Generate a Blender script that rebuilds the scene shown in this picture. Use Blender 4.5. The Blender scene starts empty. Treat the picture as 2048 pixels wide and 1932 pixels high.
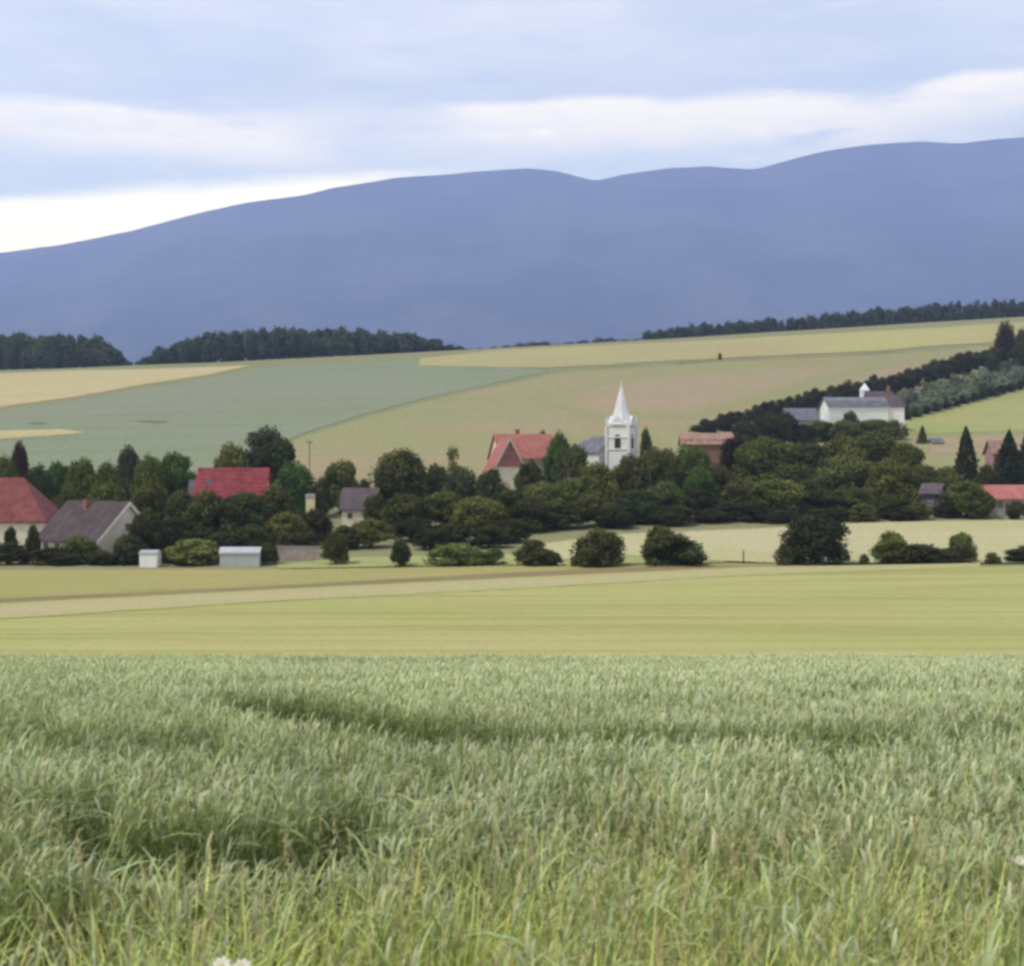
import bpy, bmesh, math, random
import numpy as np
from mathutils import Vector, Matrix
R = math.radians
scene = bpy.context.scene
C = scene.collection

# ------------------------------------------------------------------ camera
F = 2813.0          # focal length in pixels of the 2048 px wide photograph
HZ = 930.0          # row of eye level
EYE = 2.0
cam_d = bpy.data.cameras.new('camera')
cam = bpy.data.objects.new('camera', cam_d); C.objects.link(cam)
cam_d.sensor_width = 36; cam_d.lens = 36*F/2048
cam_d.shift_y = -(966-HZ)/2048
cam_d.clip_start = 0.1; cam_d.clip_end = 60000
cam.location = (0, 0, EYE); cam.rotation_euler = (R(90), 0, 0)
scene.camera = cam
cam_d.dof.use_dof = True; cam_d.dof.focus_distance = 230; cam_d.dof.aperture_fstop = 7.1

# ------------------------------------------------------------------ world, sun, exposure
SUN_EL, SUN_AZ = 58, 240      # azimuth clockwise from the viewing direction
w = bpy.data.worlds.new('World'); scene.world = w; w.use_nodes = True
nt = w.node_tree; nt.nodes.clear()
class NB:
    """small node-expression helper"""
    def __init__(s, nt): s.nt = nt
    def n(s, t, **kw):
        o = s.nt.nodes.new(t)
        for k, v in kw.items(): setattr(o, k, v)
        return o
    def put(s, sock, v):
        if v is None: return
        if isinstance(v, bpy.types.NodeSocket): s.nt.links.new(v, sock)
        else: sock.default_value = v
    def m(s, op, a, b=None, c=None, clamp=False):
        o = s.n('ShaderNodeMath', operation=op, use_clamp=clamp)
        for i, v in enumerate((a, b, c)): s.put(o.inputs[i], v)
        return o.outputs[0]
    def ss(s, v, a, b, lo=0., hi=1.):
        o = s.n('ShaderNodeMapRange', interpolation_type='SMOOTHSTEP')
        for k, x in zip((0, 1, 2, 3, 4), (v, a, b, lo, hi)): s.put(o.inputs[k], x)
        return o.outputs[0]
    def mix(s, f, a, b, mode='MIX'):
        o = s.n('ShaderNodeMix', data_type='RGBA', blend_type=mode)
        s.put(o.inputs[0], f); s.put(o.inputs[6], a); s.put(o.inputs[7], b)
        return o.outputs[2]
    def xyz(s, x, y, z):
        o = s.n('ShaderNodeCombineXYZ')
        for i, v in enumerate((x, y, z)): s.put(o.inputs[i], v)
        return o.outputs[0]
    def noise(s, vec, scale, detail=3, rough=.5, dist=0.):
        o = s.n('ShaderNodeTexNoise'); s.put(o.inputs['Vector'], vec)
        o.inputs['Scale'].default_value = scale; o.inputs['Detail'].default_value = detail
        o.inputs['Roughness'].default_value = rough; o.inputs['Distortion'].default_value = dist
        return o.outputs[0]
    def ramp(s, v, stops):
        o = s.n('ShaderNodeValToRGB'); s.put(o.inputs[0], v)
        e = o.color_ramp.elements
        while len(e) < len(stops): e.new(.5)
        for k, (p, c) in zip(e, stops): k.position = p; k.color = (*c[:3], 1)
        return o.outputs[0]
def lin(r, g, b, k=1.0):
    f = lambda c: (c/255/12.92 if c/255 <= .04045 else ((c/255+.055)/1.055)**2.4)*k
    return (f(r), f(g), f(b), 1)
nb = NB(nt)
tc = nb.n('ShaderNodeTexCoord')
sep = nb.n('ShaderNodeSeparateXYZ'); nt.links.new(tc.outputs['Generated'], sep.inputs[0])
gx, gy, gz = sep.outputs
az = nb.m('ARCTAN2', gx, gy)                       # compass direction
el = nb.m('ARCSINE', gz)                           # height above the horizon
vec = nb.xyz(nb.m('MULTIPLY', az, 1.0), nb.m('MULTIPLY', el, 4.5), 0.)
wob = nb.m('MULTIPLY', nb.m('SUBTRACT', nb.noise(vec, 7, 4, .55), .5), .05)
wob2 = nb.m('MULTIPLY', nb.m('SUBTRACT', nb.noise(vec, 3.1, 3, .5), .5), .05)
e1 = nb.m('ADD', el, wob)
base = nb.ramp(nb.m('MULTIPLY', e1, 1/.5), [
    (.0, lin(228, 232, 240)), (.27, lin(212, 226, 245)), (.38, lin(206, 222, 245)), (.46, lin(203, 216, 240)),
    (.52, lin(193, 206, 234)), (.60, lin(203, 213, 237)), (.72, lin(208, 213, 235)), (1., lin(210, 213, 230))])
# soft streaks of thinner and thicker cloud
st = nb.noise(vec, 5.5, 5, .6, .4)
base = nb.mix(nb.ss(st, .35, .7), base, nb.mix(.5, base, lin(226, 228, 242)))
# darker blue-grey bank
dk = nb.m('MULTIPLY', nb.ss(nb.noise(vec, 4.2, 3, .5, .2), .46, .64), nb.ss(el, .22, .30))
base = nb.mix(nb.m('MULTIPLY', dk, .6), base, lin(178, 192, 222))
# bright long band, rising to the right
c0 = nb.m('ADD', nb.m('MULTIPLY', az, .03), nb.m('ADD', .247, nb.m('ADD', wob2, nb.m('MULTIPLY', wob, .45))))
up = nb.ss(nb.m('SUBTRACT', el, c0), .009, -.001)
dn = nb.ss(nb.m('SUBTRACT', el, c0), -.045, -.010)
gap = nb.m('ABSOLUTE', nb.m('ADD', nb.m('ADD', az, .11), nb.m('ADD', nb.m('MULTIPLY', wob, 4.), nb.m('MULTIPLY', nb.m('SUBTRACT', el, .24), 1.5))))
gapm = nb.ss(gap, -.01, .13)
band = nb.m('MULTIPLY', nb.m('MULTIPLY', up, dn), nb.m('MULTIPLY_ADD', gapm, .75, .25))
band = nb.m('MULTIPLY', band, nb.ss(nb.noise(vec, 6.5, 4, .6), .26, .46))
base = nb.mix(nb.m('MULTIPLY', band, 1.), base, lin(255, 248, 238, 1.16))
# warm white glow low on the left
base = nb.mix(1., base, nb.ramp(nb.m('MULTIPLY', el, 2.), [(0, (1., 1., 1.)), (.42, (1., 1., 1.)), (.64, (.86, .84, .82)), (1., (.70, .70, .70))]), 'MULTIPLY')
base = nb.mix(1., base, (1.88, 1.76, 1.25, 1), 'MULTIPLY')
# unseen sky behind and overhead dimmed to deepen the shade on tree sides
back = nb.m('MAXIMUM', nb.ss(gy, .55, -.1), nb.ss(el, .45, .9))
base = nb.mix(back, base, nb.mix(1., base, (.50, .50, .52, 1), 'MULTIPLY'))
# wisps and small bright tufts
tuft = nb.ss(nb.noise(vec, 15, 6, .62, .6), .56, .72)
base = nb.mix(nb.m('MULTIPLY', tuft, .7), base, nb.mix(1., base, (1.22, 1.18, 1.08, 1), 'MULTIPLY'))
dtuft = nb.ss(nb.noise(nb.xyz(nb.m('ADD', az, 3.3), nb.m('MULTIPLY', el, 5.5), 0.), 9, 6, .6, .5), .5, .7)
base = nb.mix(nb.m('MULTIPLY', dtuft, .5), base, nb.mix(1., base, (.76, .83, .95, 1), 'MULTIPLY'))
gl = nb.m('MULTIPLY', nb.ss(nb.m('SUBTRACT', nb.m('MULTIPLY_ADD', wob, .5, el), nb.m('MULTIPLY', az, .11)), .222, .206), nb.ss(az, .02, -.16))
base = nb.mix(gl, base, lin(255, 240, 186, 2.9))
sky = nb.n('ShaderNodeTexSky', sky_type='NISHITA', sun_disc=False)
sky.sun_elevation = R(SUN_EL); sky.sun_rotation = R(SUN_AZ); sky.air_density = 1; sky.dust_density = 1
bg1 = nb.n('ShaderNodeBackground'); nt.links.new(sky.outputs[0], bg1.inputs[0]); bg1.inputs[1].default_value = .1
bg2 = nb.n('ShaderNodeBackground'); nt.links.new(base, bg2.inputs[0]); bg2.inputs[1].default_value = 1.12
mx = nb.n('ShaderNodeMixShader'); mx.inputs[0].default_value = .88
nt.links.new(bg1.outputs[0], mx.inputs[1]); nt.links.new(bg2.outputs[0], mx.inputs[2])
wo = nb.n('ShaderNodeOutputWorld'); nt.links.new(mx.outputs[0], wo.inputs[0])

sun_d = bpy.data.lights.new('sun', 'SUN'); sun_d.energy = 2.3; sun_d.angle = R(8); sun_d.color = (1, .95, .86)
sun = bpy.data.objects.new('sun', sun_d); C.objects.link(sun)
_a, _e = R(SUN_AZ), R(SUN_EL)
sv = Vector((math.sin(_a)*math.cos(_e), math.cos(_a)*math.cos(_e), math.sin(_e)))
sun.rotation_euler = sv.to_track_quat('Z', 'Y').to_euler()
vs = scene.view_settings
vs.view_transform = 'Standard'; vs.look = 'None'; vs.exposure = 0.64; vs.gamma = 1; vs.use_curve_mapping = False
cy = scene.cycles
cy.use_denoising = True; cy.filter_width = 3.1
cy.max_bounces = 5; cy.diffuse_bounces = 3; cy.transparent_max_bounces = 6; cy.volume_bounces = 1

# ------------------------------------------------------------------ terrain
rng = np.random.default_rng(7)
_lat = np.random.default_rng(99).random((256, 256))
def vn(x, y, seed=0):
    x = np.asarray(x, float)+seed*37.7; y = np.asarray(y, float)+seed*91.3
    xi = np.floor(x).astype(int); yi = np.floor(y).astype(int); fx = x-xi; fy = y-yi
    fx = fx*fx*(3-2*fx); fy = fy*fy*(3-2*fy)
    g = lambda a, b: _lat[a & 255, b & 255]
    return (g(xi, yi)*(1-fx)+g(xi+1, yi)*fx)*(1-fy)+(g(xi, yi+1)*(1-fx)+g(xi+1, yi+1)*fx)*fy
def fbm(x, y, seed=0, o=4):
    s = 0; a = .5
    for k in range(o): s = s+a*vn(x*2**k, y*2**k, seed+k); a *= .5
    return s
KD = np.array([-400, -20, 0, 3, 6, 10, 15, 20, 30, 40, 60, 80, 100, 140, 180, 200, 230, 260, 300, 350, 400, 500, 600, 750, 850, 1000, 1300, 2000, 3000, 16000.])
KL = np.array([2, .1, 0, 0, -.15, -.5, -1.05, -1.65, -2.9, -4.1, -6.4, -8.0, -9.2, -10.8, -11.3, -11.4, -10.7, -8.2, -3.9, 1.4, 7.3, 18.4, 31.4, 50.5, 58, 53, 30, 0, -10, -10])
KC = np.array([2, .1, 0, 0, -.15, -.5, -1.05, -1.65, -2.9, -4.1, -6.4, -8.0, -9.2, -10.9, -11.4, -10.1, -8.6, -6.3, -1.7, 3.2, 10.2, 24.8, 41, 62.8, 72, 70, 45, 0, -10, -10])
KR = np.array([2, .1, 0, 0, -.15, -.5, -1.05, -1.65, -2.9, -4.1, -6.4, -8.0, -9.2, -10.7, -10.5, -9.7, -7.4, -4.9, -1.2, 4.5, 10.8, 26.9, 48.9, 79.3, 92, 95, 70, 0, -10, -10])
def pchip(xk, yk):
    h = np.diff(xk); d = np.diff(yk)/h; m = np.zeros(len(xk))
    for i in range(1, len(xk)-1):
        if d[i-1]*d[i] > 0:
            w1 = 2*h[i]+h[i-1]; w2 = h[i]+2*h[i-1]; m[i] = (w1+w2)/(w1/d[i-1]+w2/d[i])
    m[0] = d[0]; m[-1] = 0
    def f(x):
        x = np.clip(x, xk[0], xk[-1]); i = np.clip(np.searchsorted(xk, x)-1, 0, len(h)-1)
        t = (x-xk[i])/h[i]
        return ((2*t**3-3*t**2+1)*yk[i]+(t**3-2*t**2+t)*h[i]*m[i]+(-2*t**3+3*t**2)*yk[i+1]+(t**3-t**2)*h[i]*m[i+1])
    return f
PL, PC, PR = pchip(KD, KL), pchip(KD, KC), pchip(KD, KR)
def H(X, Y):
    """height of the land at a place"""
    X = np.asarray(X, float); Y = np.asarray(Y, float)
    t = X/np.maximum(Y, 40.)/.364                     # -1 .. 1 across the view
    t = 1.9*np.tanh(t/1.9)*1.03
    l, c, r = PL(Y), PC(Y), PR(Y)
    z = c+t*(r-l)/2+t*t*((r+l)/2-c)
    amp = np.clip((Y-45)/300, 0, 1)
    return z+amp*2.0*(fbm(X/90, Y/90, 3, 2)-.37)+.05*(vn(X/3., Y/3., 5)-.5)*np.clip(Y/20, 0, 1)
def PX(x, Y): return (x-1024)/F*Y
def PZ(y, Y): return EYE-(y-HZ)/F*Y
def hit(x, y, off=0., y0=3., y1=900.):
    """distance at which the line of sight through (x, y) meets the land"""
    Ys = np.geomspace(y0, y1, 700)
    d = PZ(y, Ys)-H(PX(x, Ys), Ys)-off
    i = np.argmax(d <= 0)
    if d[i] > 0: return y1
    if i == 0: return y0
    a, b = d[i-1], d[i]
    return Ys[i-1]+(Ys[i]-Ys[i-1])*a/(a-b)

# ------------------------------------------------------------------ helpers
def mesh_np(name, V, faces, loop_total=4, attr=None, mat=None, smooth=False):
    me = bpy.data.meshes.new(name)
    V = np.asarray(V, np.float32); fc = np.asarray(faces, np.int32)
    me.vertices.add(len(V)); me.vertices.foreach_set('co', V.ravel())
    me.loops.add(fc.size); me.loops.foreach_set('vertex_index', fc.ravel())
    me.polygons.add(len(fc)); me.polygons.foreach_set('loop_start', np.arange(0, fc.size, fc.shape[1], dtype=np.int32))
    if smooth: me.polygons.foreach_set('use_smooth', np.ones(len(fc), bool))
    me.update(calc_edges=True)
    if attr is not None:
        a = me.color_attributes.new('tint', 'FLOAT_COLOR', 'POINT')
        a.data.foreach_set('color', np.asarray(attr, np.float32).ravel())
    if mat: me.materials.append(mat)
    return me
def link(name, me, parent=None, **props):
    o = bpy.data.objects.new(name, me); C.objects.link(o)
    if parent: o.parent = parent
    for k, v in props.items(): o[k] = v
    return o
def grid_faces(nr, nc):
    i = np.arange(nr-1)[:, None]*nc+np.arange(nc-1)[None, :]
    return np.stack([i, i+1, i+nc+1, i+nc], -1).reshape(-1, 4)
def new_mat(name, rough=.9, spec=.15):
    m = bpy.data.materials.new(name); m.use_nodes = True
    b = m.node_tree.nodes['Principled BSDF']; b.inputs['Roughness'].default_value = rough
    b.inputs['Specular IOR Level'].default_value = spec
    return m, NB(m.node_tree), b
def plain(name, col, rough=.85, var=.12, scale=1.5, spec=.2):
    m, n, b = new_mat(name, rough, spec)
    t = n.n('ShaderNodeTexCoord')
    f = n.noise(t.outputs['Object'], scale, 5, .6)
    c = n.mix(n.ss(f, .3, .7), (*[x*(1-var) for x in col[:3]], 1), (*[min(1, x*(1+var)) for x in col[:3]], 1))
    n.put(b.inputs['Base Color'], c)
    return m
def crop_mat(name, cols, streak=(.02, .25), ang=8, var=.5, rows=0., patch=.02, fine=2.0, bump=.3, fade=True, under=None):
    """a field: long streaks along the drilling direction, soft patches, fine grain"""
    m, n, b = new_mat(name, .95, .05)
    t = n.n('ShaderNodeTexCoord')
    mp = n.n('ShaderNodeMapping'); mp.inputs['Rotation'].default_value = (0, 0, R(ang)); mp.inputs['Scale'].default_value = (streak[0], streak[1], .05)
    n.put(mp.inputs[0], t.outputs['Object'])
    s1 = n.noise(mp.outputs[0], 1.0, 5, .6, .3)
    s2 = n.noise(t.outputs['Object'], patch, 4, .55, .5)
    s3 = n.noise(t.outputs['Object'], fine, 4, .65)
    c = n.mix(n.ss(s2, .35, .65), cols[0], cols[1])
    c = n.mix(n.m('MULTIPLY', n.ss(s1, .42, .68), var), c, cols[2])
    if fade:
        at = n.n('ShaderNodeAttribute', attribute_name='tint'); sp = n.n('ShaderNodeSeparateColor'); n.put(sp.inputs[0], at.outputs['Color'])
        if under: c = n.mix(n.ss(n.m('ADD', sp.outputs[0], n.m('MULTIPLY', n.m('SUBTRACT', s2, .5), .5)), .1, .95), under, c)
    g = n.m('MULTIPLY_ADD', s3, .7, .65)
    if rows:
        wv = n.n('ShaderNodeTexWave', bands_direction='Y'); mp2 = n.n('ShaderNodeMapping'); mp2.inputs['Rotation'].default_value = (0, 0, R(ang))
        n.put(mp2.inputs[0], t.outputs['Object']); n.put(wv.inputs['Vector'], mp2.outputs[0]); wv.inputs['Scale'].default_value = rows
        wv.inputs['Distortion'].default_value = 1.0
        g = n.m('MULTIPLY', g, n.m('MULTIPLY_ADD', wv.outputs['Fac'], .1, .92))
    c = n.mix(1., c, n.xyz(g, g, g), 'MULTIPLY')
    n.put(b.inputs['Base Color'], c)
    bp = n.n('ShaderNodeBump'); bp.inputs['Strength'].default_value = bump; bp.inputs['Distance'].default_value = .3
    n.put(bp.inputs['Height'], s3); n.put(b.inputs['Normal'], bp.outputs[0])
    if fade and not under:      # the crop thins out towards its edge
        f = n.m('ADD', sp.outputs[0], n.m('ADD', n.m('MULTIPLY', n.m('SUBTRACT', s2, .5), .5 if under else .9), n.m('MULTIPLY', n.m('SUBTRACT', s3, .5), .4 if under else 1.1)))
        tr = n.n('ShaderNodeBsdfTransparent'); ms = n.n('ShaderNodeMixShader'); n.put(ms.inputs[0], n.ss(f, .10 if under else .34, .16 if under else .42))
        n.nt.links.new(tr.outputs[0], ms.inputs[1]); n.nt.links.new(b.outputs[0], ms.inputs[2]); n.nt.links.new(ms.outputs[0], n.nt.nodes['Material Output'].inputs[0])
    return m

# ------------------------------------------------------------------ ground sheet
ys = np.concatenate([np.linspace(-300, -5, 20), np.linspace(0, 60, 90), np.geomspace(61, 1300, 330), np.geomspace(1350, 14000, 46)])
ss_ = np.sinh(np.linspace(-2.2, 2.2, 321))/np.sinh(2.2)*1.05
Yg, Sg = np.meshgrid(ys, ss_, indexing='ij')
Xg = Sg*(np.abs(Yg)+60)
M_ground = crop_mat('ground_soil_and_grass', [(.22, .225, .11, 1), (.24, .225, .125, 1), (.19, .205, .095, 1)], (.004, .05), 10, .5, 0, .006, .8, .3, False)
link('ground', mesh_np('ground', np.stack([Xg, Yg, H(Xg, Yg)], -1).reshape(-1, 3), grid_faces(*Yg.shape), mat=M_ground, smooth=True), kind='structure')

def sheet(name, xs, top, bot, off, mat, nx=90, ny=26, noise_amp=.0, skirt=True, jit=0., fade=5.):
    """a field lying on the land; top/bot are lists of (x, row) giving its far and near edge"""
    x = np.linspace(xs[0], xs[1], nx)
    yt = np.interp(x, *zip(*top)); yb = np.interp(x, *zip(*bot))
    d1 = np.array([hit(a, b, off) for a, b in zip(x, yt)]); d0 = np.array([hit(a, b, off, y0=20) for a, b in zip(x, yb)])
    d1 = d1*(1+jit*(fbm(x/60., 0*x, 71, 4)-.47)); d0 = d0*(1+jit*(fbm(x/60., 0*x, 75, 4)-.47))
    d1 = np.maximum(d1, d0+.3)
    t = np.linspace(0, 1, ny)[:, None]
    Y = d0*(1-t)+d1*t; X = (x-1024)/F*Y
    Z = H(X, Y)+off+noise_amp*(fbm(X/2.5, Y/2.5, 8, 3)-.45)
    V = np.stack([X, Y, Z], -1).reshape(-1, 3); fs = grid_faces(ny, nx)
    # skirt: the standing crop's sides
    idx = np.concatenate([np.arange(nx), np.arange(1, ny)*nx+nx-1, (ny-1)*nx+np.arange(nx-2, -1, -1), np.arange(ny-2, 0, -1)*nx])
    low = V[idx].copy(); low[:, 2] -= off+.3; k = len(V); n_ = len(idx)
    sk = np.array([[idx[(i+1) % n_], idx[i], k+i, k+(i+1) % n_] for i in range(n_)])
    if not skirt:
        row = HZ-(V[:, 2].reshape(ny, nx)-EYE)*F/Y
        e_ = np.minimum(np.minimum(row-row[-1:], row[:1]-row)*1., np.minimum(x-x[0], x[-1]-x)[None, :]*.25)
        fd = np.clip(e_/fade, 0, 1).reshape(-1, 1)
        return link(name, mesh_np(name, V, fs, attr=np.concatenate([fd, fd, fd, 1+0*fd], 1), mat=mat, smooth=True), kind='structure')
    return link(name, mesh_np(name, np.concatenate([V, low]), np.concatenate([fs, sk]), mat=mat, smooth=False), kind='structure')

g_ = lambda *a: (*a, 1)
M_pinkh = crop_mat('pinkish_ripening_field', [g_(.33, .25, .165), g_(.30, .25, .155), g_(.28, .25, .14)], (.004, .05), 18, .4, 0, .008, .6, under=(.26, .252, .125, 1))
M_barley = crop_mat('ripening_barley', [g_(.36, .365, .135), g_(.40, .37, .165), g_(.27, .27, .09)], (.02, .28), -4, .75, .35, .03, 3.0, .25, False)
M_strip = crop_mat('olive_strip', [g_(.31, .29, .11), g_(.34, .30, .12), g_(.25, .25, .09)], (.02, .3), 6, .5, 0, .04, 2.5, .3)
M_brown = crop_mat('brown_stubble', [g_(.225, .175, .09), g_(.25, .195, .10), g_(.19, .15, .075)], (.02, .4), 8, .6, 0, .05, 2.5, under=(.32, .30, .12, 1))
M_pale = crop_mat('pale_headland', [g_(.385, .34, .19), g_(.40, .35, .20), g_(.37, .34, .17)], (.02, .4), 8, .4, 0, .05, 2.5, under=(.36, .345, .15, 1))
M_meadow = crop_mat('mown_meadow', [g_(.43, .39, .235), g_(.37, .37, .17), g_(.46, .39, .26)], (.015, .2), 3, .6, 0, .03, 1.5)
M_verge = crop_mat('light_grass_verge', [g_(.30, .32, .13), g_(.34, .35, .15), g_(.25, .27, .1)], (.03, .3), 3, .5, 0, .05, 1.5)
M_blue = crop_mat('blue_green_wheat', [g_(.20, .24, .145), g_(.225, .24, .165), g_(.19, .20, .135)], (.006, .06), 12, .5, 0, .012, .7)
M_yel = crop_mat('yellow_field', [g_(.42, .37, .19), g_(.46, .38, .21), g_(.38, .33, .165)], (.006, .06), 8, .5, 0, .012, .7)
M_topy = crop_mat('yellow_green_crest_field', [g_(.37, .345, .15), g_(.35, .30, .16), g_(.31, .30, .14)], (.004, .08), 6, .7, 0, .008, .7)
M_khaki = crop_mat('khaki_field', [g_(.255, .26, .12), g_(.315, .245, .155), g_(.23, .25, .11)], (.004, .05), 18, .4, 0, .006, .6)
M_green = crop_mat('fresh_green_field', [g_(.28, .31, .12), g_(.32, .31, .13), g_(.24, .28, .1)], (.006, .06), 15, .5, 0, .012, .7)
M_dark = crop_mat('weedy_patch', [g_(.17, .18, .11), g_(.18, .175, .11), g_(.14, .15, .09)], (.01, .1), 5, .5, 0, .03, .7)
M_pink = crop_mat('beige_earth', [g_(.34, .26, .17), g_(.30, .24, .15), g_(.27, .24, .13)], (.01, .1), 5, .5, 0, .03, .7)

XL, XR = -420, 2470
sheet('barley_field', (XL, XR), [(-420, 1236), (0, 1222), (512, 1192), (1024, 1166), (1500, 1141), (2048, 1131), (2470, 1127)], [(-420, 1320), (2470, 1320)], .55, M_barley, 160, 60, noise_amp=.12)
sheet('pale_headland', (XL, 1960), [(-420, 1222), (0, 1207), (512, 1181), (1024, 1156), (1500, 1134), (1960, 1126)], [(-420, 1252), (0, 1238), (512, 1204), (1024, 1178), (1500, 1150), (1960, 1134)], .585, M_pale, 160, 24, noise_amp=.12, skirt=False, fade=11.)
sheet('stubble_strip', (XL, 1640), [(-420, 1206), (0, 1194), (512, 1170), (1024, 1142), (1400, 1127), (1640, 1127)], [(-420, 1224), (0, 1209), (512, 1183), (1024, 1158), (1500, 1136), (1640, 1133)], .33, M_brown, 160, 20, skirt=False, fade=5.)
sheet('olive_field', (XL, 1400), [(-420, 1143), (0, 1139), (512, 1137), (800, 1133), (1400, 1124)], [(-420, 1208), (0, 1196), (512, 1172), (1024, 1144), (1300, 1131), (1400, 1129)], .3, M_strip, 160, 40, skirt=False, fade=5.)
sheet('grass_verge', (545, 1460), [(545, 1128), (700, 1112), (860, 1110), (1000, 1106), (1130, 1100), (1460, 1106)], [(545, 1139), (800, 1134), (1460, 1126)], .15, M_verge, 80, 14, skirt=False)
sheet('meadow_strip', (1060, XR), [(1060, 1088), (1250, 1066), (1500, 1056), (1750, 1043), (2048, 1038), (2470, 1030)], [(1060, 1125), (1250, 1112), (1440, 1122), (1560, 1127), (2470, 1127)], .22, M_meadow, 120, 34, skirt=False, fade=4.)
M_soil = plain('dark_soil', (.05, .038, .025), 1, .3, 2., .05)  # soil kept dark so that gaps in the crop read dark
_x, _y = np.meshgrid(np.linspace(-26, 26, 120), np.linspace(-6, 41.6, 110))
link('field_soil', mesh_np('field_soil', np.stack([_x, _y, H(_x, _y)+.03], -1).reshape(-1, 3), grid_faces(*_x.shape), mat=M_soil, smooth=True), kind='structure')
# the hillside
sheet('yellow_hill_field', (XL, 505), [(-420, 757), (0, 744), (250, 737), (505, 729)], [(-420, 880), (0, 816), (150, 795), (300, 769), (420, 751), (505, 731)], 0.16, M_yel, 140, 48, skirt=False, jit=0.012)
sheet('blue_green_wheat_field', (XL, 1110), [(-420, 886), (0, 820), (150, 799), (300, 773), (420, 755), (510, 735), (700, 722), (900, 716), (1110, 741)], [(-420, 990), (380, 960), (540, 905), (600, 870), (720, 832), (860, 796), (1000, 766), (1110, 743)], 0.12, M_blue, 220, 80, skirt=False, jit=0.012)
sheet('yellow_crest_field', (830, XR), [(830, 716), (1000, 698), (1400, 679), (2048, 642), (2470, 612)], [(830, 734), (1100, 737), (1440, 718), (1750, 704), (2048, 680), (2470, 655)], 0.2, M_topy, 180, 36, skirt=False, jit=0.012)
sheet('khaki_hill_field', (470, XR), [(470, 925), (540, 909), (600, 874), (720, 836), (860, 800), (1000, 770), (1110, 746), (1440, 723), (1750, 709), (2048, 685), (2470, 660)], [(470, 965), (2048, 960), (2470, 960)], 0.14, M_khaki, 220, 100, skirt=False, jit=0.012)
sheet('pinkish_hill_field', (1080, 1960), [(1080, 798), (1200, 756), (1300, 742), (1440, 728), (1750, 713), (1960, 694)], [(1080, 802), (1200, 842), (1380, 838), (1500, 806), (1700, 750), (1960, 700)], .18, M_pinkh, 160, 60, skirt=False, jit=.0, fade=32.)
sheet('field_boundary', (900, 1990), [(900, 738), (1100, 738), (1440, 719), (1750, 704), (1990, 686)], [(900, 742), (1100, 742.5), (1440, 722.5), (1750, 708), (1990, 689)], 0.27, M_dark, 120, 4, skirt=False, jit=0.0)
sheet('small_yellow_field', (XL, 175), [(-420, 872), (20, 858), (120, 856), (175, 864)], [(-420, 900), (0, 880), (100, 874), (175, 866)], 0.24, M_yel, 60, 8, skirt=False, jit=0.012)
sheet('weed_streak', (45, 105), [(45, 845), (75, 841), (105, 844)], [(45, 847), (75, 851), (105, 846)], 0.27, M_dark, 32, 5, skirt=False, jit=0.0)
sheet('weed_streak', (250, 355), [(250, 841), (300, 838), (355, 843)], [(250, 842), (310, 847), (355, 844)], 0.27, M_dark, 32, 5, skirt=False, jit=0.0)
sheet('weed_streak', (180, 225), [(180, 855), (225, 854)], [(180, 856), (200, 860), (225, 855)], 0.27, M_dark, 32, 5, skirt=False, jit=0.0)
sheet('green_hill_field', (1775, XR), [(1775, 838), (1850, 822), (1950, 800), (2048, 778), (2470, 700)], [(1775, 868), (1860, 870), (2048, 862), (2470, 850)], 0.22, M_green, 100, 48, skirt=False, jit=0.012)
sheet('beige_plot', (1850, XR), [(1850, 876), (2048, 866), (2470, 852)], [(1850, 910), (2470, 905)], 0.18, M_pink, 60, 8, skirt=False, jit=0.012)

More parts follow.
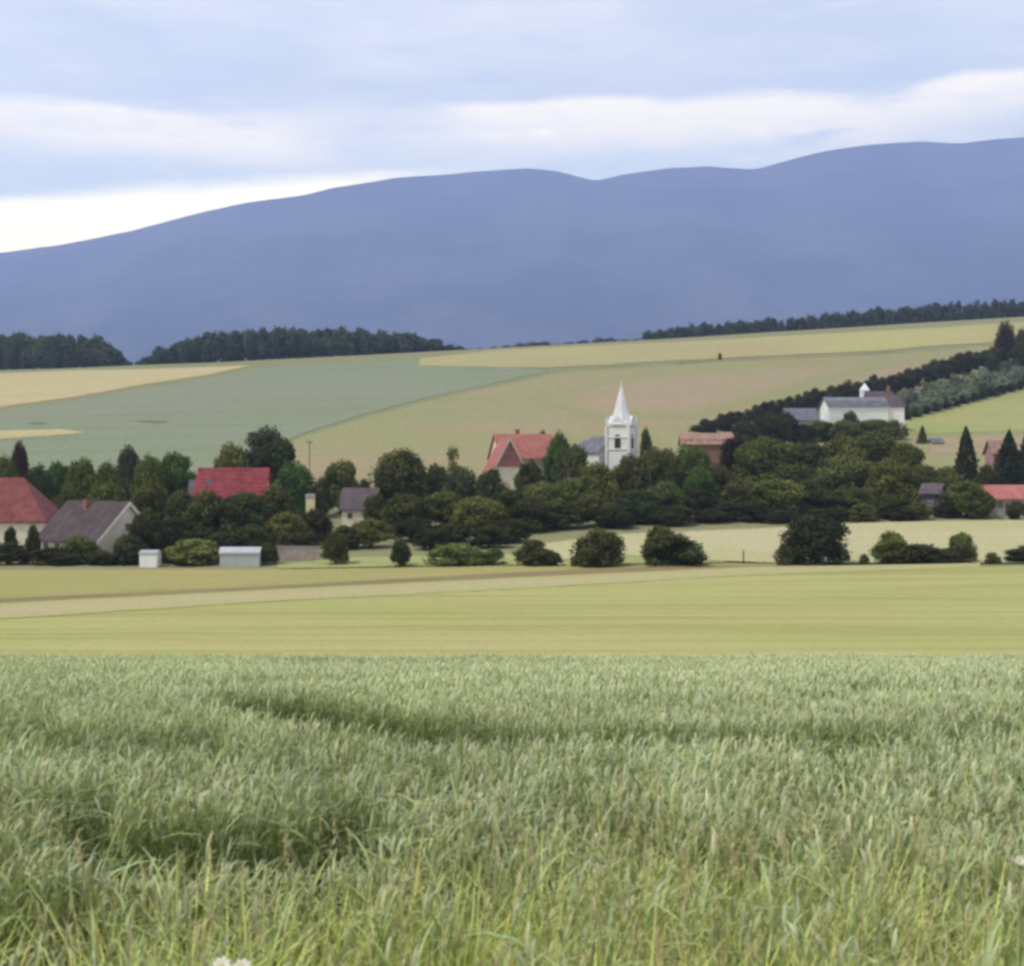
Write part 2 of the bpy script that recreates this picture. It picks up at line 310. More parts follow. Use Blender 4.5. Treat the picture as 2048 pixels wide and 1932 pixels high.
# ------------------------------------------------------------------ mountain
def mountain():
    cx = [-2500, -1200, -400, 0, 130, 260, 390, 500, 600, 700, 790, 900, 1000, 1060, 1130, 1190, 1250, 1330, 1420, 1510, 1580, 1650, 1740, 1840, 1920, 1990, 2048, 2500, 3200, 4500]
    cy_ = [760, 650, 560, 505, 488, 462, 427, 403, 391, 368, 353, 348, 338, 335, 344, 360, 347, 336, 331, 336, 318, 300, 288, 280, 285, 276, 273, 250, 300, 480]
    n, k = 620, 150
    u = np.linspace(-2500, 4500, n); crest = np.interp(u, cx, cy_)+3.2*(fbm(u/28, 0*u, 6, 3)-.45)+5*(fbm(u/110, 0*u, 9, 2)-.4)
    ker = np.hanning(5); ker /= ker.sum(); crest = np.convolve(np.pad(crest, 2, 'edge'), ker, 'valid')
    Yr = 6500+500*(fbm(u/500, 0*u, 4, 2)-.4)
    t = np.linspace(0, 1.06, k)[:, None]
    Y = 3200+(Yr-3200)*t
    X = (u-1024)/F*6500*(Y/6500)**.6+0*Y
    zc = EYE+(HZ-crest)/F*Yr
    zc = zc*1.0
    prof = np.where(t <= 1, np.minimum(t, 1)**1.22, 1-(t-1)*1.5)
    Xr = (u-1024)/F*6500
    rid = 1-np.abs(2*fbm(Xr/900+Y*.0001, Y/2600, 11, 4)-.95)*1.6
    rel = (rid-.6)*260*np.clip(3*t*(1-np.minimum(t, 1)), 0, 1)+70*(fbm(X/260, Y/260, 15, 4)-.47)*np.clip(3*t*(1-np.minimum(t, 1)), 0.03, 1)
    Z = zc*prof+rel*.7-12*(1-t)
    # the crest line must follow Xr exactly
    X = Xr*(1-(1-np.minimum(t, 1))*.25)+0*Y
    X = (u-1024)/F*Yr*(1-(1-np.minimum(t, 1))*.25)
    X = X*2; Y = Y*2; Z = (Z-EYE)*2+EYE
    m, nn, b = new_mat('forested_mountain', 1, 0)
    tc_ = nn.n('ShaderNodeTexCoord')
    f1 = nn.noise(tc_.outputs['Object'], .0011, 6, .62); f2 = nn.noise(tc_.outputs['Object'], .01, 4, .6)
    c = nn.mix(nn.ss(f1, .4, .62), (.045, .06, .06, 1), (.10, .105, .095, 1)); c = nn.mix(nn.m('MULTIPLY', nn.ss(f2, .45, .7), .5), c, (.02, .035, .03, 1))
    nn.put(b.inputs['Base Color'], c)
    V = np.stack([X, Y+0*X, Z], -1).reshape(-1, 3)
    link('mountain', mesh_np('mountain', V, grid_faces(k, n), mat=m, smooth=True), kind='structure')
mountain()

# ------------------------------------------------------------------ foliage
def foliage_mat():
    m, n, b = new_mat('foliage', .75, .12)
    oi = n.n('ShaderNodeObjectInfo'); at = n.n('ShaderNodeAttribute', attribute_name='tint')
    c = n.mix(1., oi.outputs['Color'], at.outputs['Color'], 'MULTIPLY')
    n.put(b.inputs['Base Color'], c)
    tr = n.n('ShaderNodeBsdfTranslucent'); n.put(tr.inputs[0], n.mix(1., c, (1.1, 1.15, .5, 1), 'MULTIPLY'))
    ms = n.n('ShaderNodeMixShader'); ms.inputs[0].default_value = .22
    out = n.nt.nodes['Material Output']
    n.nt.links.new(b.outputs[0], ms.inputs[1]); n.nt.links.new(tr.outputs[0], ms.inputs[2]); n.nt.links.new(ms.outputs[0], out.inputs[0])
    return m
M_leaf = foliage_mat()
M_bark = plain('bark', (.07, .05, .035), .95, .4, 3)
def unit(v): return v/np.maximum(np.linalg.norm(v, axis=-1, keepdims=True), 1e-6)
def quads(P, N, size, asp=1.6, rg=rng):
    """leaf sprays: one pointed quad each, centre P, facing N"""
    n = len(P); N = unit(N); A = unit(np.cross(N, unit(rg.normal(size=(n, 3))))); B = np.cross(N, A)
    s = (size*(.6+.8*rg.random(n)))[:, None] if np.ndim(size) == 0 else size[:, None]
    a = A*s*.5*asp; b = B*s*.5
    V = np.stack([P-a, P-b*.9, P+a, P+b*.9], 1)+N[:, None]*0
    V[:, 1] += N*s*.12; V[:, 3] += N*s*.12
    return V.reshape(-1, 3)
def crown_mesh(kind, seed, nl, leaf):
    rg = np.random.default_rng(seed)
    Ps, Ns, Ts = [], [], []
    if kind == 'cone':
        n = nl
        t = rg.random(n)**.75                                    # 0 top .. 1 bottom
        tiers = 11; ph = rg.random(24)*6.28
        a = rg.random(n)*2*np.pi
        rad = .5*t**.7*(1-.22*((t*tiers) % 1))*(1+.16*np.sin(3*a+ph[0])+.12*np.sin(5*a+ph[1]+9*t)+.1*np.sin(9*a+20*t))*(.55+.45*rg.random(n)**.5)
        P = np.stack([rad*np.cos(a), rad*np.sin(a), 1-t*.97+rg.normal(size=n)*.012], -1)
        N = np.stack([np.cos(a), np.sin(a), .5+0*a], -1)+.6*rg.normal(size=(n, 3))
        T = .75+.5*vn(a*1.5, t*9, seed)
        Ps, Ns, Ts = [P], [N], [T]
    else:
        lobes = {'round': 46, 'bush': 40, 'tall': 34, 'wisp': 12, 'far': 9, 'wide': 56}[kind]
        z0, z1 = {'round': (.03, .99), 'bush': (.0, .99), 'tall': (.04, 1), 'wisp': (.15, 1), 'far': (.02, 1), 'wide': (.02, .98)}[kind]
        c_ = []
        for i in range(lobes):
            r = rg.uniform(.10, .19) if kind != 'wisp' else rg.uniform(.07, .14)
            if kind == 'far': r = rg.uniform(.18, .28)
            a = rg.random()*6.283; q = math.sqrt(rg.random())
            zz = rg.random()
            zmid = .38 if kind in ('round', 'wide') else .25
            sh = math.sqrt(max(0, 1-((zz-zmid)/(1.02-zmid if zz > zmid else zmid+.5))**2))
            if kind == 'tall': sh *= .8
            rr = max(0, (.5-r*.85)*sh*q*1.12)
            if i < lobes*.6: rr = max(0, (.5-r*.85)*sh*(.75+.3*rg.random()))
            hz = r*rg.uniform(.8, 1.15)
            z = z0+hz+(z1-z0-2*hz)*zz
            c_.append((rr*math.cos(a), rr*math.sin(a), z, r, hz, rg.uniform(.7, 1.35)))
        c_.append((0, 0, z1-.16, .17, .16, 1.1)); c_.append((.02, .03, .45, .27, .3, .85)); c_.append((-.1, .05, .3, .22, .2, .8))
        c_ = np.array(c_); wgt = c_[:, 3]**2; wgt /= wgt.sum()
        li = rg.choice(len(c_), nl, p=wgt); L = c_[li]
        d = unit(rg.normal(size=(nl, 3))); rr = (rg.random(nl)**.28)*(.84+.3*rg.random(nl))
        rr *= .85+.4*vn(d[:, 0]*2.5+li, d[:, 1]*2.5+d[:, 2]*2, seed)
        P = L[:, :3]+d*np.stack([L[:, 3], L[:, 3], L[:, 4]], -1)*rr[:, None]
        P[:, 2] = np.clip(P[:, 2], .0, 1.03)
        Ps, Ns = [P], [d*np.array([1, 1, 1.3])+.55*rg.normal(size=(nl, 3))+np.array([0, 0, .25])]; Ts = [L[:, 5]*(.8+.4*rg.random(nl))]
    P = np.concatenate(Ps); N = np.concatenate(Ns); T = np.concatenate(Ts)
    V = quads(P, N, leaf, rg=rg); n = len(P)
    hue = rg.random(n)*.3-.15
    col = np.stack([T*(1+hue), T, T*(1-hue*.6), np.ones(n)], -1)
    return mesh_np('crown', V, np.arange(4*n).reshape(-1, 4), attr=np.repeat(col, 4, 0), mat=M_leaf)
def trunk_mesh(seed, r=.035, top=.7, limbs=5, stems=1):
    rg = random.Random(seed); bm = bmesh.new()
    def limb(p0, p1, r0, r1, n=7, seg=4):
        prev = None
        ax = (Vector(p1)-Vector(p0)); q = ax.to_track_quat('Z', 'Y')
        bend = Vector((rg.uniform(-.04, .04), rg.uniform(-.04, .04), 0))
        for k in range(seg+1):
            t = k/seg; c = Vector(p0).lerp(Vector(p1), t)+bend*math.sin(t*3.14)
            rr = r0*(1-t)+r1*t+(r0*.5*(1-t*seg) if (k == 0 and r0 == r) else 0)
            ring = [bm.verts.new(c+q @ Vector((rr*math.cos(6.283*i/n), rr*math.sin(6.283*i/n), 0))) for i in range(n)]
            if prev:
                for i in range(n): bm.faces.new((prev[i], prev[(i+1) % n], ring[(i+1) % n], ring[i]))
            prev = ring
        bm.faces.new(prev)
    for s in range(stems):
        ox = 0 if stems == 1 else rg.uniform(-.08, .08)
        limb((ox, ox*.5, -.03), (ox*2.5, rg.uniform(-.03, .03), top), r, r*.3)
        for i in range(limbs):
            z = rg.uniform(.2, .55); a = rg.random()*6.28+i*1.3
            limb((ox+ox*1.5*z, 0, z), (.28*math.cos(a), .28*math.sin(a), z+rg.uniform(.15, .3)), r*.45, r*.12, 5, 3)
    me = bpy.data.meshes.new('trunk'); bm.to_mesh(me); bm.free(); me.materials.append(M_bark)
    return me
LOD = {'round': (12000, .034), 'wide': (14000, .031), 'bush': (6000, .04), 'tall': (5500, .038), 'cone': (6000, .03), 'wisp': (1700, .036), 'far': (1100, .075)}
CR = {k: [crown_mesh(k, 100*i+sum(map(ord, k)), *LOD[k]) for i in range({'round': 5, 'wide': 4, 'bush': 5, 'tall': 3, 'cone': 3, 'wisp': 2, 'far': 6}[k])] for k in LOD}
TK = {'round': [trunk_mesh(i) for i in (1, 2, 3)], 'wide': [trunk_mesh(4, .03)], 'bush': [trunk_mesh(5, .02, .5, 3, 3)], 'tall': [trunk_mesh(6, .03, .85)],
      'cone': [trunk_mesh(7, .02, .93, 0)], 'wisp': [trunk_mesh(8, .02, .8, 6)], 'far': [trunk_mesh(9, .03, .6, 2)]}
NAMES = {'round': 'broadleaf_tree', 'wide': 'spreading_tree', 'bush': 'bush', 'tall': 'tall_tree', 'cone': 'conifer_tree', 'wisp': 'sparse_tree', 'far': 'woodland_tree'}
_k = [0]
def tree(x, top, wpx, Y, kind, col, label, cat=None, group=None, name=None, base=None, depth=1.0):
    _k[0] += 1; i = _k[0]; rg = random.Random(i*7+3)
    X = PX(x, Y); z0 = float(H(X, Y)) if base is None else PZ(base, Y); h = PZ(top, Y)-z0; wd = wpx/F*Y
    e = link(name or NAMES[kind], None, None, label=label, category=cat or ('bush' if kind == 'bush' else 'conifer' if kind == 'cone' else 'tree'))
    if group: e['group'] = group
    e.empty_display_size = .1
    e.location = (X, Y, z0-.05); e.rotation_euler = (0, 0, rg.random()*6.28)
    k = wd*1.06
    e.scale = (k, k*depth, h)
    c = link('crown', CR[kind][i % len(CR[kind])], e); f = rg.uniform(.88, 1.14)
    col = (col[0]*1.32, col[1]*1.26, col[2]*.95)
    c.color = (col[0]*f*rg.uniform(.93, 1.07), col[1]*f, col[2]*f*rg.uniform(.9, 1.1), 1)
    link('trunk', TK[kind][i % len(TK[kind])], e)
    return e
# leaf colours
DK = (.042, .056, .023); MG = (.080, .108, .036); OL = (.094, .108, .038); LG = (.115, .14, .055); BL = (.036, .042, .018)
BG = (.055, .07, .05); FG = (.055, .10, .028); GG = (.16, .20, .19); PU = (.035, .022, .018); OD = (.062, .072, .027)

# --- trees standing about the village, from left to right, back to front
T = tree
G1 = None
for a in [
 # behind the left houses
 (12, 905, 70, 232, 'round', MG, 'green tree just above the red hipped roof at the edge of the village'),
 (39, 877, 42, 262, 'round', PU, 'narrow dark purple tree poking above the trees over the red hipped roof'),
 (78, 925, 66, 238, 'round', DK, 'dark tree rising directly above the slope of the red hipped roof'),
 (118, 918, 62, 250, 'round', FG, 'fresh green tree to the right of the purple tree'),
 (165, 912, 76, 245, 'round', MG, 'green tree above the ridge of the brown roof, third from the purple tree'),
 (217, 918, 64, 240, 'round', OL, 'olive tree above the right end of the brown roof'),
 (257, 886, 58, 262, 'round', BG, 'small grey-green treetop standing higher than its neighbours above the brown roof'),
 (298, 905, 70, 250, 'round', MG, 'mid green tree halfway between the brown roof and the red barn roof'),
 (352, 899, 84, 256, 'round', FG, 'bright green round tree just left of the red barn roof'),
 (140, 965, 80, 222, 'round', OD, 'low dark tree filling the gap between red hipped roof and brown roof'),
 (215, 958, 92, 226, 'wide', MG, 'wide green tree directly behind the ridge of the brown roof'),
 (300, 962, 84, 222, 'round', OD, 'dark olive tree to the right behind the brown roof'),
 (365, 975, 74, 216, 'round', OD, 'dark tree below and left of the red barn roof'),
 (530, 847, 104, 266, 'round', BG, 'tallest dark treetop on the left half, above the red barn roof'),
 (462, 882, 78, 258, 'round', OL, 'olive tree behind the left end of the red barn roof'),
 (555, 872, 92, 262, 'round', DK, 'dark tree on the shoulder of the tallest tree by the red barn'),
 (588, 918, 92, 252, 'round', FG, 'green tree just right of the red barn roof'),
 (296, 1018, 78, 194, 'round', BL, 'nearly black tree touching the gable of the brown-roofed house'),
 (348, 1030, 90, 203, 'round', BL, 'black-green tree over the pale green garden bush'),
 (415, 976, 96, 212, 'round', OD, 'dark tree below the left end of the red barn roof'),
 (485, 978, 104, 210, 'round', DK, 'dark tree below the right end of the red barn roof'),
 (505, 1045, 70, 203, 'round', OD, 'low olive tree above the long grey-white shed'),
 (548, 968, 84, 216, 'round', OD, 'brownish olive tree diagonally below the red barn roof'),
 (575, 1020, 90, 208, 'round', OL, 'olive tree above the pinkish grey garden wall'),
 (630, 1015, 66, 214, 'round', BL, 'black-green tree left of the round garden trees'),
 # gardens in the middle
 (682, 915, 78, 258, 'round', OL, 'round olive tree alone behind the small grey roof'),
 (645, 950, 40, 252, 'tall', OD, 'slim brownish tree left of the round olive tree'),
 (728, 955, 40, 262, 'tall', BG, 'grey-green tree between the round olive tree and the big square-topped tree'),
 (800, 893, 122, 248, 'wide', OD, 'big square-topped dark olive tree standing against the hillside'),
 (872, 925, 60, 254, 'round', OD, 'dark tree on the right shoulder of the big square-topped tree'),
 (905, 890, 58, 268, 'wisp', OL, 'thin feathery treetop against the hill left of the pink-red roof'),
 (925, 930, 78, 246, 'round', BG, 'blue-green tree below the feathery treetop'),
 (985, 934, 74, 240, 'round', DK, 'small dark tree right below the pink-red roof'),
 (1062, 916, 70, 250, 'round', DK, 'dark green tree in front of the cream house wall'),
 (1118, 861, 62, 276, 'round', FG, 'bright green tree between the pink-red roof and the church'),
 (1085, 856, 30, 285, 'round', OD, 'little dark treetop behind the ridge of the pink-red roof'),
 (1150, 884, 72, 262, 'round', OD, 'dark tree in front of the church nave'),
 (1293, 853, 34, 288, 'tall', DK, 'dark narrow tree touching the right side of the church tower'),
 (1330, 893, 70, 272, 'round', OL, 'light olive tree right of the church tower, behind the orchard trees'),
 (815, 985, 112, 232, 'wide', OD, 'broad dark tree in front of the big square-topped tree'),
 (890, 980, 112, 235, 'round', OL, 'olive tree right of the broad dark tree in the middle gardens'),
 (955, 990, 118, 226, 'round', OL, 'olive tree with drooping crown behind the low clipped bushes'),
 (740, 1035, 92, 208, 'round', OL, 'rounded olive tree at the field edge below the small grey roof'),
 (690, 1048, 60, 206, 'round', OD, 'shorter olive tree leaning on the rounded one at the field edge'),
 (822, 1035, 92, 216, 'round', BL, 'black-green tree behind the little round-headed tree'),
 (1022, 975, 84, 236, 'round', OD, 'brown-green tree below the cream house'),
 (1085, 960, 100, 240, 'round', OL, 'olive tree below the mauve cottage roof'),
 (1140, 955, 92, 244, 'round', MG, 'green tree in front of the mauve cottage'),
 (1190, 920, 92, 246, 'round', OL, 'olive tree below the foot of the church tower'),
 (1262, 905, 84, 250, 'round', OD, 'brown-green tree leaning against the foot of the church tower'),
 (1060, 1000, 96, 226, 'round', BL, 'black-green tree above the pair of small field bushes'),
 (1125, 1000, 96, 230, 'round', DK, 'dark tree below the mauve cottage, in the front row'),
 (1195, 985, 96, 232, 'round', OD, 'dark olive tree in the front row under the church tower'),
 (1270, 975, 92, 236, 'round', DK, 'dark tree in the front row, second right of the church tower'),
 (1330, 960, 96, 240, 'round', MG, 'green tree in the front row below the terracotta barn'),
 (1400, 975, 92, 240, 'round', BL, 'black-green tree in the front row right of the green one'),
 # below the terracotta barn and the white farm
 (1310, 890, 84, 258, 'round', OL, 'olive tree halfway between church tower and terracotta barn'),
 (1375, 886, 104, 262, 'round', MG, 'green tree directly below the terracotta barn'),
 (1430, 925, 84, 256, 'round', OD, 'reddish dark tree under the right end of the terracotta barn'),
 (1400, 930, 70, 250, 'round', FG, 'fresh green tree between the terracotta barn and the front row'),
 (1475, 870, 80, 290, 'round', PU, 'dark purple-brown tree at the right end of the terracotta barn'),
 (1530, 868, 120, 280, 'wide', OL, 'large rounded olive tree right of the terracotta barn'),
 (1610, 878, 110, 282, 'wide', OD, 'large dark olive tree below the blue-grey roof'),
 (1690, 868, 100, 290, 'round', OL, 'olive tree just below the white farm'),
 (1755, 856, 110, 292, 'wide', OD, 'dark olive tree below the right end of the white farm'),
 (1812, 880, 80, 284, 'round', OL, 'olive tree beside the little dark conifer'),
 (1845, 851, 24, 300, 'cone', DK, 'little dark conifer on the edge of the green hill field', None, None, None, 888),
 (1590, 925, 130, 262, 'wide', OD, 'spreading dark tree in the middle of the right-hand grove'),
 (1690, 905, 130, 266, 'wide', OL, 'spreading olive tree in the middle of the right-hand grove'),
 (1775, 915, 110, 262, 'wide', OL, 'spreading light olive tree below the little dark conifer'),
 (1840, 925, 80, 256, 'round', OD, 'dark olive tree left of the pointed conifer'),
 (1480, 955, 92, 246, 'round', OD, 'tree with grey-olive crown in the front row, left of the big meadow bush'),
 (1555, 955, 126, 243, 'wide', OL, 'wide grey-olive tree behind the big meadow bush'),
 (1640, 975, 100, 242, 'round', BL, 'black-green tree rising behind the right side of the big meadow bush'),
 (1705, 970, 104, 244, 'wide', OD, 'dark olive front-row tree right of the big meadow bush'),
 (1780, 985, 90, 240, 'round', OD, 'dark olive front-row tree left of the mauve shed'),
 (1830, 1000, 66, 238, 'bush', OL, 'low grey-olive bush against the mauve shed'),
 (1725, 1005, 70, 236, 'bush', OL, 'low grey-olive bush in the front row on the meadow edge'),
 (1935, 957, 98, 240, 'round', MG, 'round green tree between the mauve shed and the small red-roofed house'),
 (1893, 930, 60, 262, 'round', OL, 'light olive tree left of the foot of the pointed conifer'),
 (1975, 925, 50, 256, 'round', OD, 'dark tree between the two big conifers'),
 (1932, 855, 70, 268, 'cone', (.024, .03, .014), 'pointed dark conifer standing alone before the beige plot'),
 (2018, 862, 86, 262, 'cone', (.022, .03, .018), 'big dark conifer in front of the pink wall'),
 (2060, 850, 80, 268, 'cone', (.03, .045, .02), 'conifer cut by the frame behind the small red-roofed house'),
 (2150, 900, 150, 262, 'round', OD, 'dark tree beyond the right end of the village'),
 (2035, 1000, 44, 236, 'bush', DK, 'dark bush against the red-roofed house at the meadow edge'),
 (1450, 1000, 80, 238, 'round', DK, 'dark short tree in the front row above the meadow, left of centre of the grove'),
 (1500, 1000, 80, 237, 'round', BL, 'black-green short tree in the front row left behind the big meadow bush'),
 (-60, 930, 120, 236, 'round', MG, 'green tree beyond the left end of the village'),
 # bushes and small trees at the field's far edge
 (385, 1076, 124, 191, 'bush', LG, 'pale green rounded bush between the white shed and the grey shed'),
 (22, 1050, 40, 192, 'tall', BL, 'slim dark tree in front of the pale wall at the left edge'),
 (66, 1046, 34, 192, 'tall', BL, 'slim dark tree before the corner of the brown-roofed house'),
 (160, 1070, 84, 192, 'bush', MG, 'green bush in front of the brown-roofed house wall'),
 (256, 1066, 58, 193, 'round', OD, 'small olive tree at the right corner of the brown-roofed house'),
 (534, 1084, 46, 190, 'round', OD, 'small olive tree between the grey shed and the garden wall'),
 (672, 1060, 54, 189, 'round', OD, 'small upright dark tree at the right end of the garden wall'),
 (800, 1078, 44, 187, 'round', DK, 'little round-headed tree on a thin trunk, alone at the field edge'),
 (913, 1084, 122, 188, 'bush', LG, 'long low pale green bush at the field edge'),
 (985, 1094, 56, 188, 'bush', MG, 'darker green bush joined to the long low bush'),
 (1063, 1077, 76, 186, 'bush', OD, 'small olive bush, larger of the pair below the dark tree'),
 (1103, 1098, 44, 185, 'bush', DK, 'small dark bush, lower of the pair at the field edge'),
 (1197, 1052, 112, 184, 'bush', OD, 'rounded field bush with a pale olive top below the church'),
 (1160, 1098, 40, 184, 'bush', OL, 'low olive bush at the foot of the rounded field bush below the church'),
 (1348, 1062, 132, 184, 'bush', DK, 'wide dark field bush between the church bush and the fence post'),
 (1320, 1048, 70, 187, 'bush', OD, 'taller bush behind the wide dark field bush'),
 (1632, 1026, 140, 183, 'round', (.034, .042, .022), 'largest dark bush in the meadow', 'bush', None, 'bush'),
 (1580, 1080, 60, 182, 'bush', DK, 'low dark bush at the left foot of the largest meadow bush'),
 (1728, 1106, 22, 182, 'bush', FG, 'tiny green bush right of the largest meadow bush'),
 (1782, 1058, 74, 184, 'bush', OL, 'olive bush at the left end of the long black hedge'),
 (1835, 1086, 130, 182, 'bush', BL, 'long black low hedge in the meadow'),
 (1895, 1094, 90, 182, 'bush', BL, 'lower black hedge in the meadow, right end'),
 (1924, 1062, 58, 184, 'round', OL, 'small round olive tree rising from the black hedge'),
 (1985, 1103, 34, 182, 'bush', MG, 'tiny dark green bush between the hedge and the frame edge'),
 (2052, 1088, 86, 183, 'bush', BL, 'black bush cut by the right frame edge'),
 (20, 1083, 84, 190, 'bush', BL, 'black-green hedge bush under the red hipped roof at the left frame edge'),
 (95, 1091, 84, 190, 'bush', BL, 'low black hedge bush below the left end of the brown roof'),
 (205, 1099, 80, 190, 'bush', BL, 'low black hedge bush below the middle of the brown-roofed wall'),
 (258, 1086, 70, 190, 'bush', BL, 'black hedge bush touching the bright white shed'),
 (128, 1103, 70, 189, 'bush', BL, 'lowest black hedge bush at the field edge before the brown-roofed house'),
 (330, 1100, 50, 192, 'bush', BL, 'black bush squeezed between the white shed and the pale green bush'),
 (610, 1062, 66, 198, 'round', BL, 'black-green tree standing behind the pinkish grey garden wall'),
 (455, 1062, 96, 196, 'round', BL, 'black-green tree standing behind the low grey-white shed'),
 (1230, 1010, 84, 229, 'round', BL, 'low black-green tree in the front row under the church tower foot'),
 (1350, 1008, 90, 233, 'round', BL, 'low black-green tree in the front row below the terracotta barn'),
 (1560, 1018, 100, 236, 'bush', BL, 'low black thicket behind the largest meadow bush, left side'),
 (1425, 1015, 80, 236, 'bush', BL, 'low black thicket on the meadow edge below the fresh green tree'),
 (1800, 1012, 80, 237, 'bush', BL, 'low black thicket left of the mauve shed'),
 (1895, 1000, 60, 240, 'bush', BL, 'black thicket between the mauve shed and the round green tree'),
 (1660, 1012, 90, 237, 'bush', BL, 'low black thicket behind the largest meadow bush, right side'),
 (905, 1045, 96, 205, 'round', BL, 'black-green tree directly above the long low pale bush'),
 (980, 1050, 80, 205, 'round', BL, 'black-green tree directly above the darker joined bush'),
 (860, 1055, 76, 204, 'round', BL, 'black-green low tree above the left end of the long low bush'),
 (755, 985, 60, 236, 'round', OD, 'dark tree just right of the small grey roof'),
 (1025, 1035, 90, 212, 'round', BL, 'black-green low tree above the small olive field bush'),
 # on the hill
 (1440, 705, 8, hit(1440, 720), 'round', OD, 'tiny lone tree on the boundary between the hill fields'),
 (2012, 640, 56, 560, 'tall', (.035, .03, .022), 'tall dark tree at the top of the hill hedge'),
 (2045, 655, 44, 545, 'tall', DK, 'dark tree at the right frame edge at the top of the hill hedge'),
 (1985, 690, 30, 540, 'tall', DK, 'smaller dark tree left of the tall dark tree at the hedge top'),
 (1640, 838, 60, 380, 'bush', OL, 'olive shrub under the left end of the white farmhouse wall'),
 (1790, 838, 50, 384, 'bush', OL, 'olive shrub under the cream end wall of the farm'),
 (1745, 836, 80, 380, 'round', OL, 'olive bushy tree directly below the wall of the white farmhouse'),
 (1690, 838, 70, 378, 'round', OL, 'olive bushy tree below the dark bush of the white farm'),
 (1702, 820, 42, 390, 'bush', DK, 'dark bush in front of the white farm wall'),
 (1655, 843, 40, 385, 'round', PU, 'dark brown tree at the left corner of the white farm'),
 (1570, 822, 60, 372, 'round', BL, 'black tree in front of the blue-grey roof'),
 (1610, 846, 50, 370, 'round', BL, 'black tree left of the white farm, under the blue-grey roof'),
 (1535, 822, 66, 372, 'round', BL, 'black tree at the left end of the blue-grey roof'),
 (1490, 838, 60, 362, 'round', DK, 'dark tree at the lower end of the hill hedge above the terracotta barn'),
]: T(*a)

# --- dark hedgerow climbing the hill
hx = np.concatenate([np.arange(1392, 1990, 17)])
for i, x in enumerate(hx):
    topr = np.interp(x, [1380, 1500, 1600, 1700, 1800, 1900, 1990], [848, 812, 785, 762, 740, 712, 694])+random.Random(i).uniform(-5, 6)
    bas = np.interp(x, [1380, 1500, 1600, 1700, 1800, 1900, 1990], [866, 846, 824, 802, 780, 748, 722])
    Y = hit(x, bas)
    if i % 2: T(x+8, topr+9, 34, Y-9, 'bush', (.03, .034, .018), 'low dark bush filling the foot of the hedgerow that climbs the hill', 'bush', 'bushes under the hill hedgerow', name='hedge_bush')
    T(x, topr, 33, Y, 'tall' if i % 3 else 'far', [(.04, .045, .022), (.05, .055, .028), (.035, .03, .02)][i % 3], 'dark hedgerow tree in the line climbing the hill behind the white farm', 'tree', 'hedgerow trees climbing the hill', name='hedgerow_tree')
# --- grey-green orchard beside it
n_ = 0
for row in range(4):
    for i, x in enumerate(np.arange(1806+row*7, 2110, 20)):
        bas = np.interp(x, [1800, 1900, 2048, 2120], [812, 784, 742, 722])+row*10
        T(x+random.Random(i+row*50).uniform(-5, 5), bas-27-random.Random(i*3+row).uniform(0, 9), 30, hit(x, bas), 'far', [GG, (.12, .155, .145), (.085, .11, .095), (.135, .17, .15)][(i+row) % 4], 'grey-green orchard tree on the slope beside the white farm', 'tree', 'orchard trees beside the white farm', name='orchard_tree')
for i, x in enumerate(np.arange(1812, 2110, 19)):
    bas = np.interp(x, [1800, 1900, 2048, 2120], [846, 818, 780, 760])
    T(x, bas-22, 32, hit(x, bas-2), 'far', (.035, .042, .02), 'low dark shrub in the hedge below the orchard', 'shrub', 'hedge shrubs below the orchard', name='hedge_shrub')
# --- woodland on the crest
i = 0
for x0, x1, prof, lab, grp, col in [
  (-130, 262, [(-130, 664), (100, 668), (190, 672), (235, 694), (262, 722)], 'dark broadleaf tree in the short wood on the hill crest, at the left', 'trees of the left crest wood', (.045, .065, .04)),
  (284, 920, [(284, 722), (330, 690), (420, 664), (520, 657), (650, 655), (760, 662), (860, 672), (920, 694)], 'dark broadleaf tree in the long wood on the hill crest', 'trees of the long crest wood', (.042, .062, .044))]:
    for row in range(2):
        for x in np.arange(x0+8+row*10, x1, 20):
            i += 1; rg = random.Random(i+900)
            top = np.interp(x, *zip(*prof))+rg.uniform(-4, 9)-row*2
            T(x+rg.uniform(-5, 5), top, rg.uniform(34, 52) if x1-x > 40 else 26, 858+row*20+rg.uniform(-6, 6), 'far', col, lab, 'tree', grp)
for x in np.arange(935, 1290, 26):
    i += 1; T(x, np.interp(x, [935, 1290], [692, 672])+random.Random(i).uniform(-2, 5), 46, 905, 'far', (.05, .065, .05), 'low bush on the skyline between the two crest woods', 'bush', 'low bushes along the crest', name='crest_bush')
for row in range(2):
    for x in np.arange(1300+row*9, 2170, 19):
        i += 1; rg = random.Random(i)
        T(x+rg.uniform(-5, 5), np.interp(x, [1300, 1400, 1600, 1800, 2048, 2170], [664, 648, 634, 612, 598, 586])+rg.uniform(-5, 6), rg.uniform(26, 40), 930+row*25, 'far', (.035, .05, .045), 'dark tree in the wood along the skyline above the white farm', 'tree', 'trees of the skyline wood')

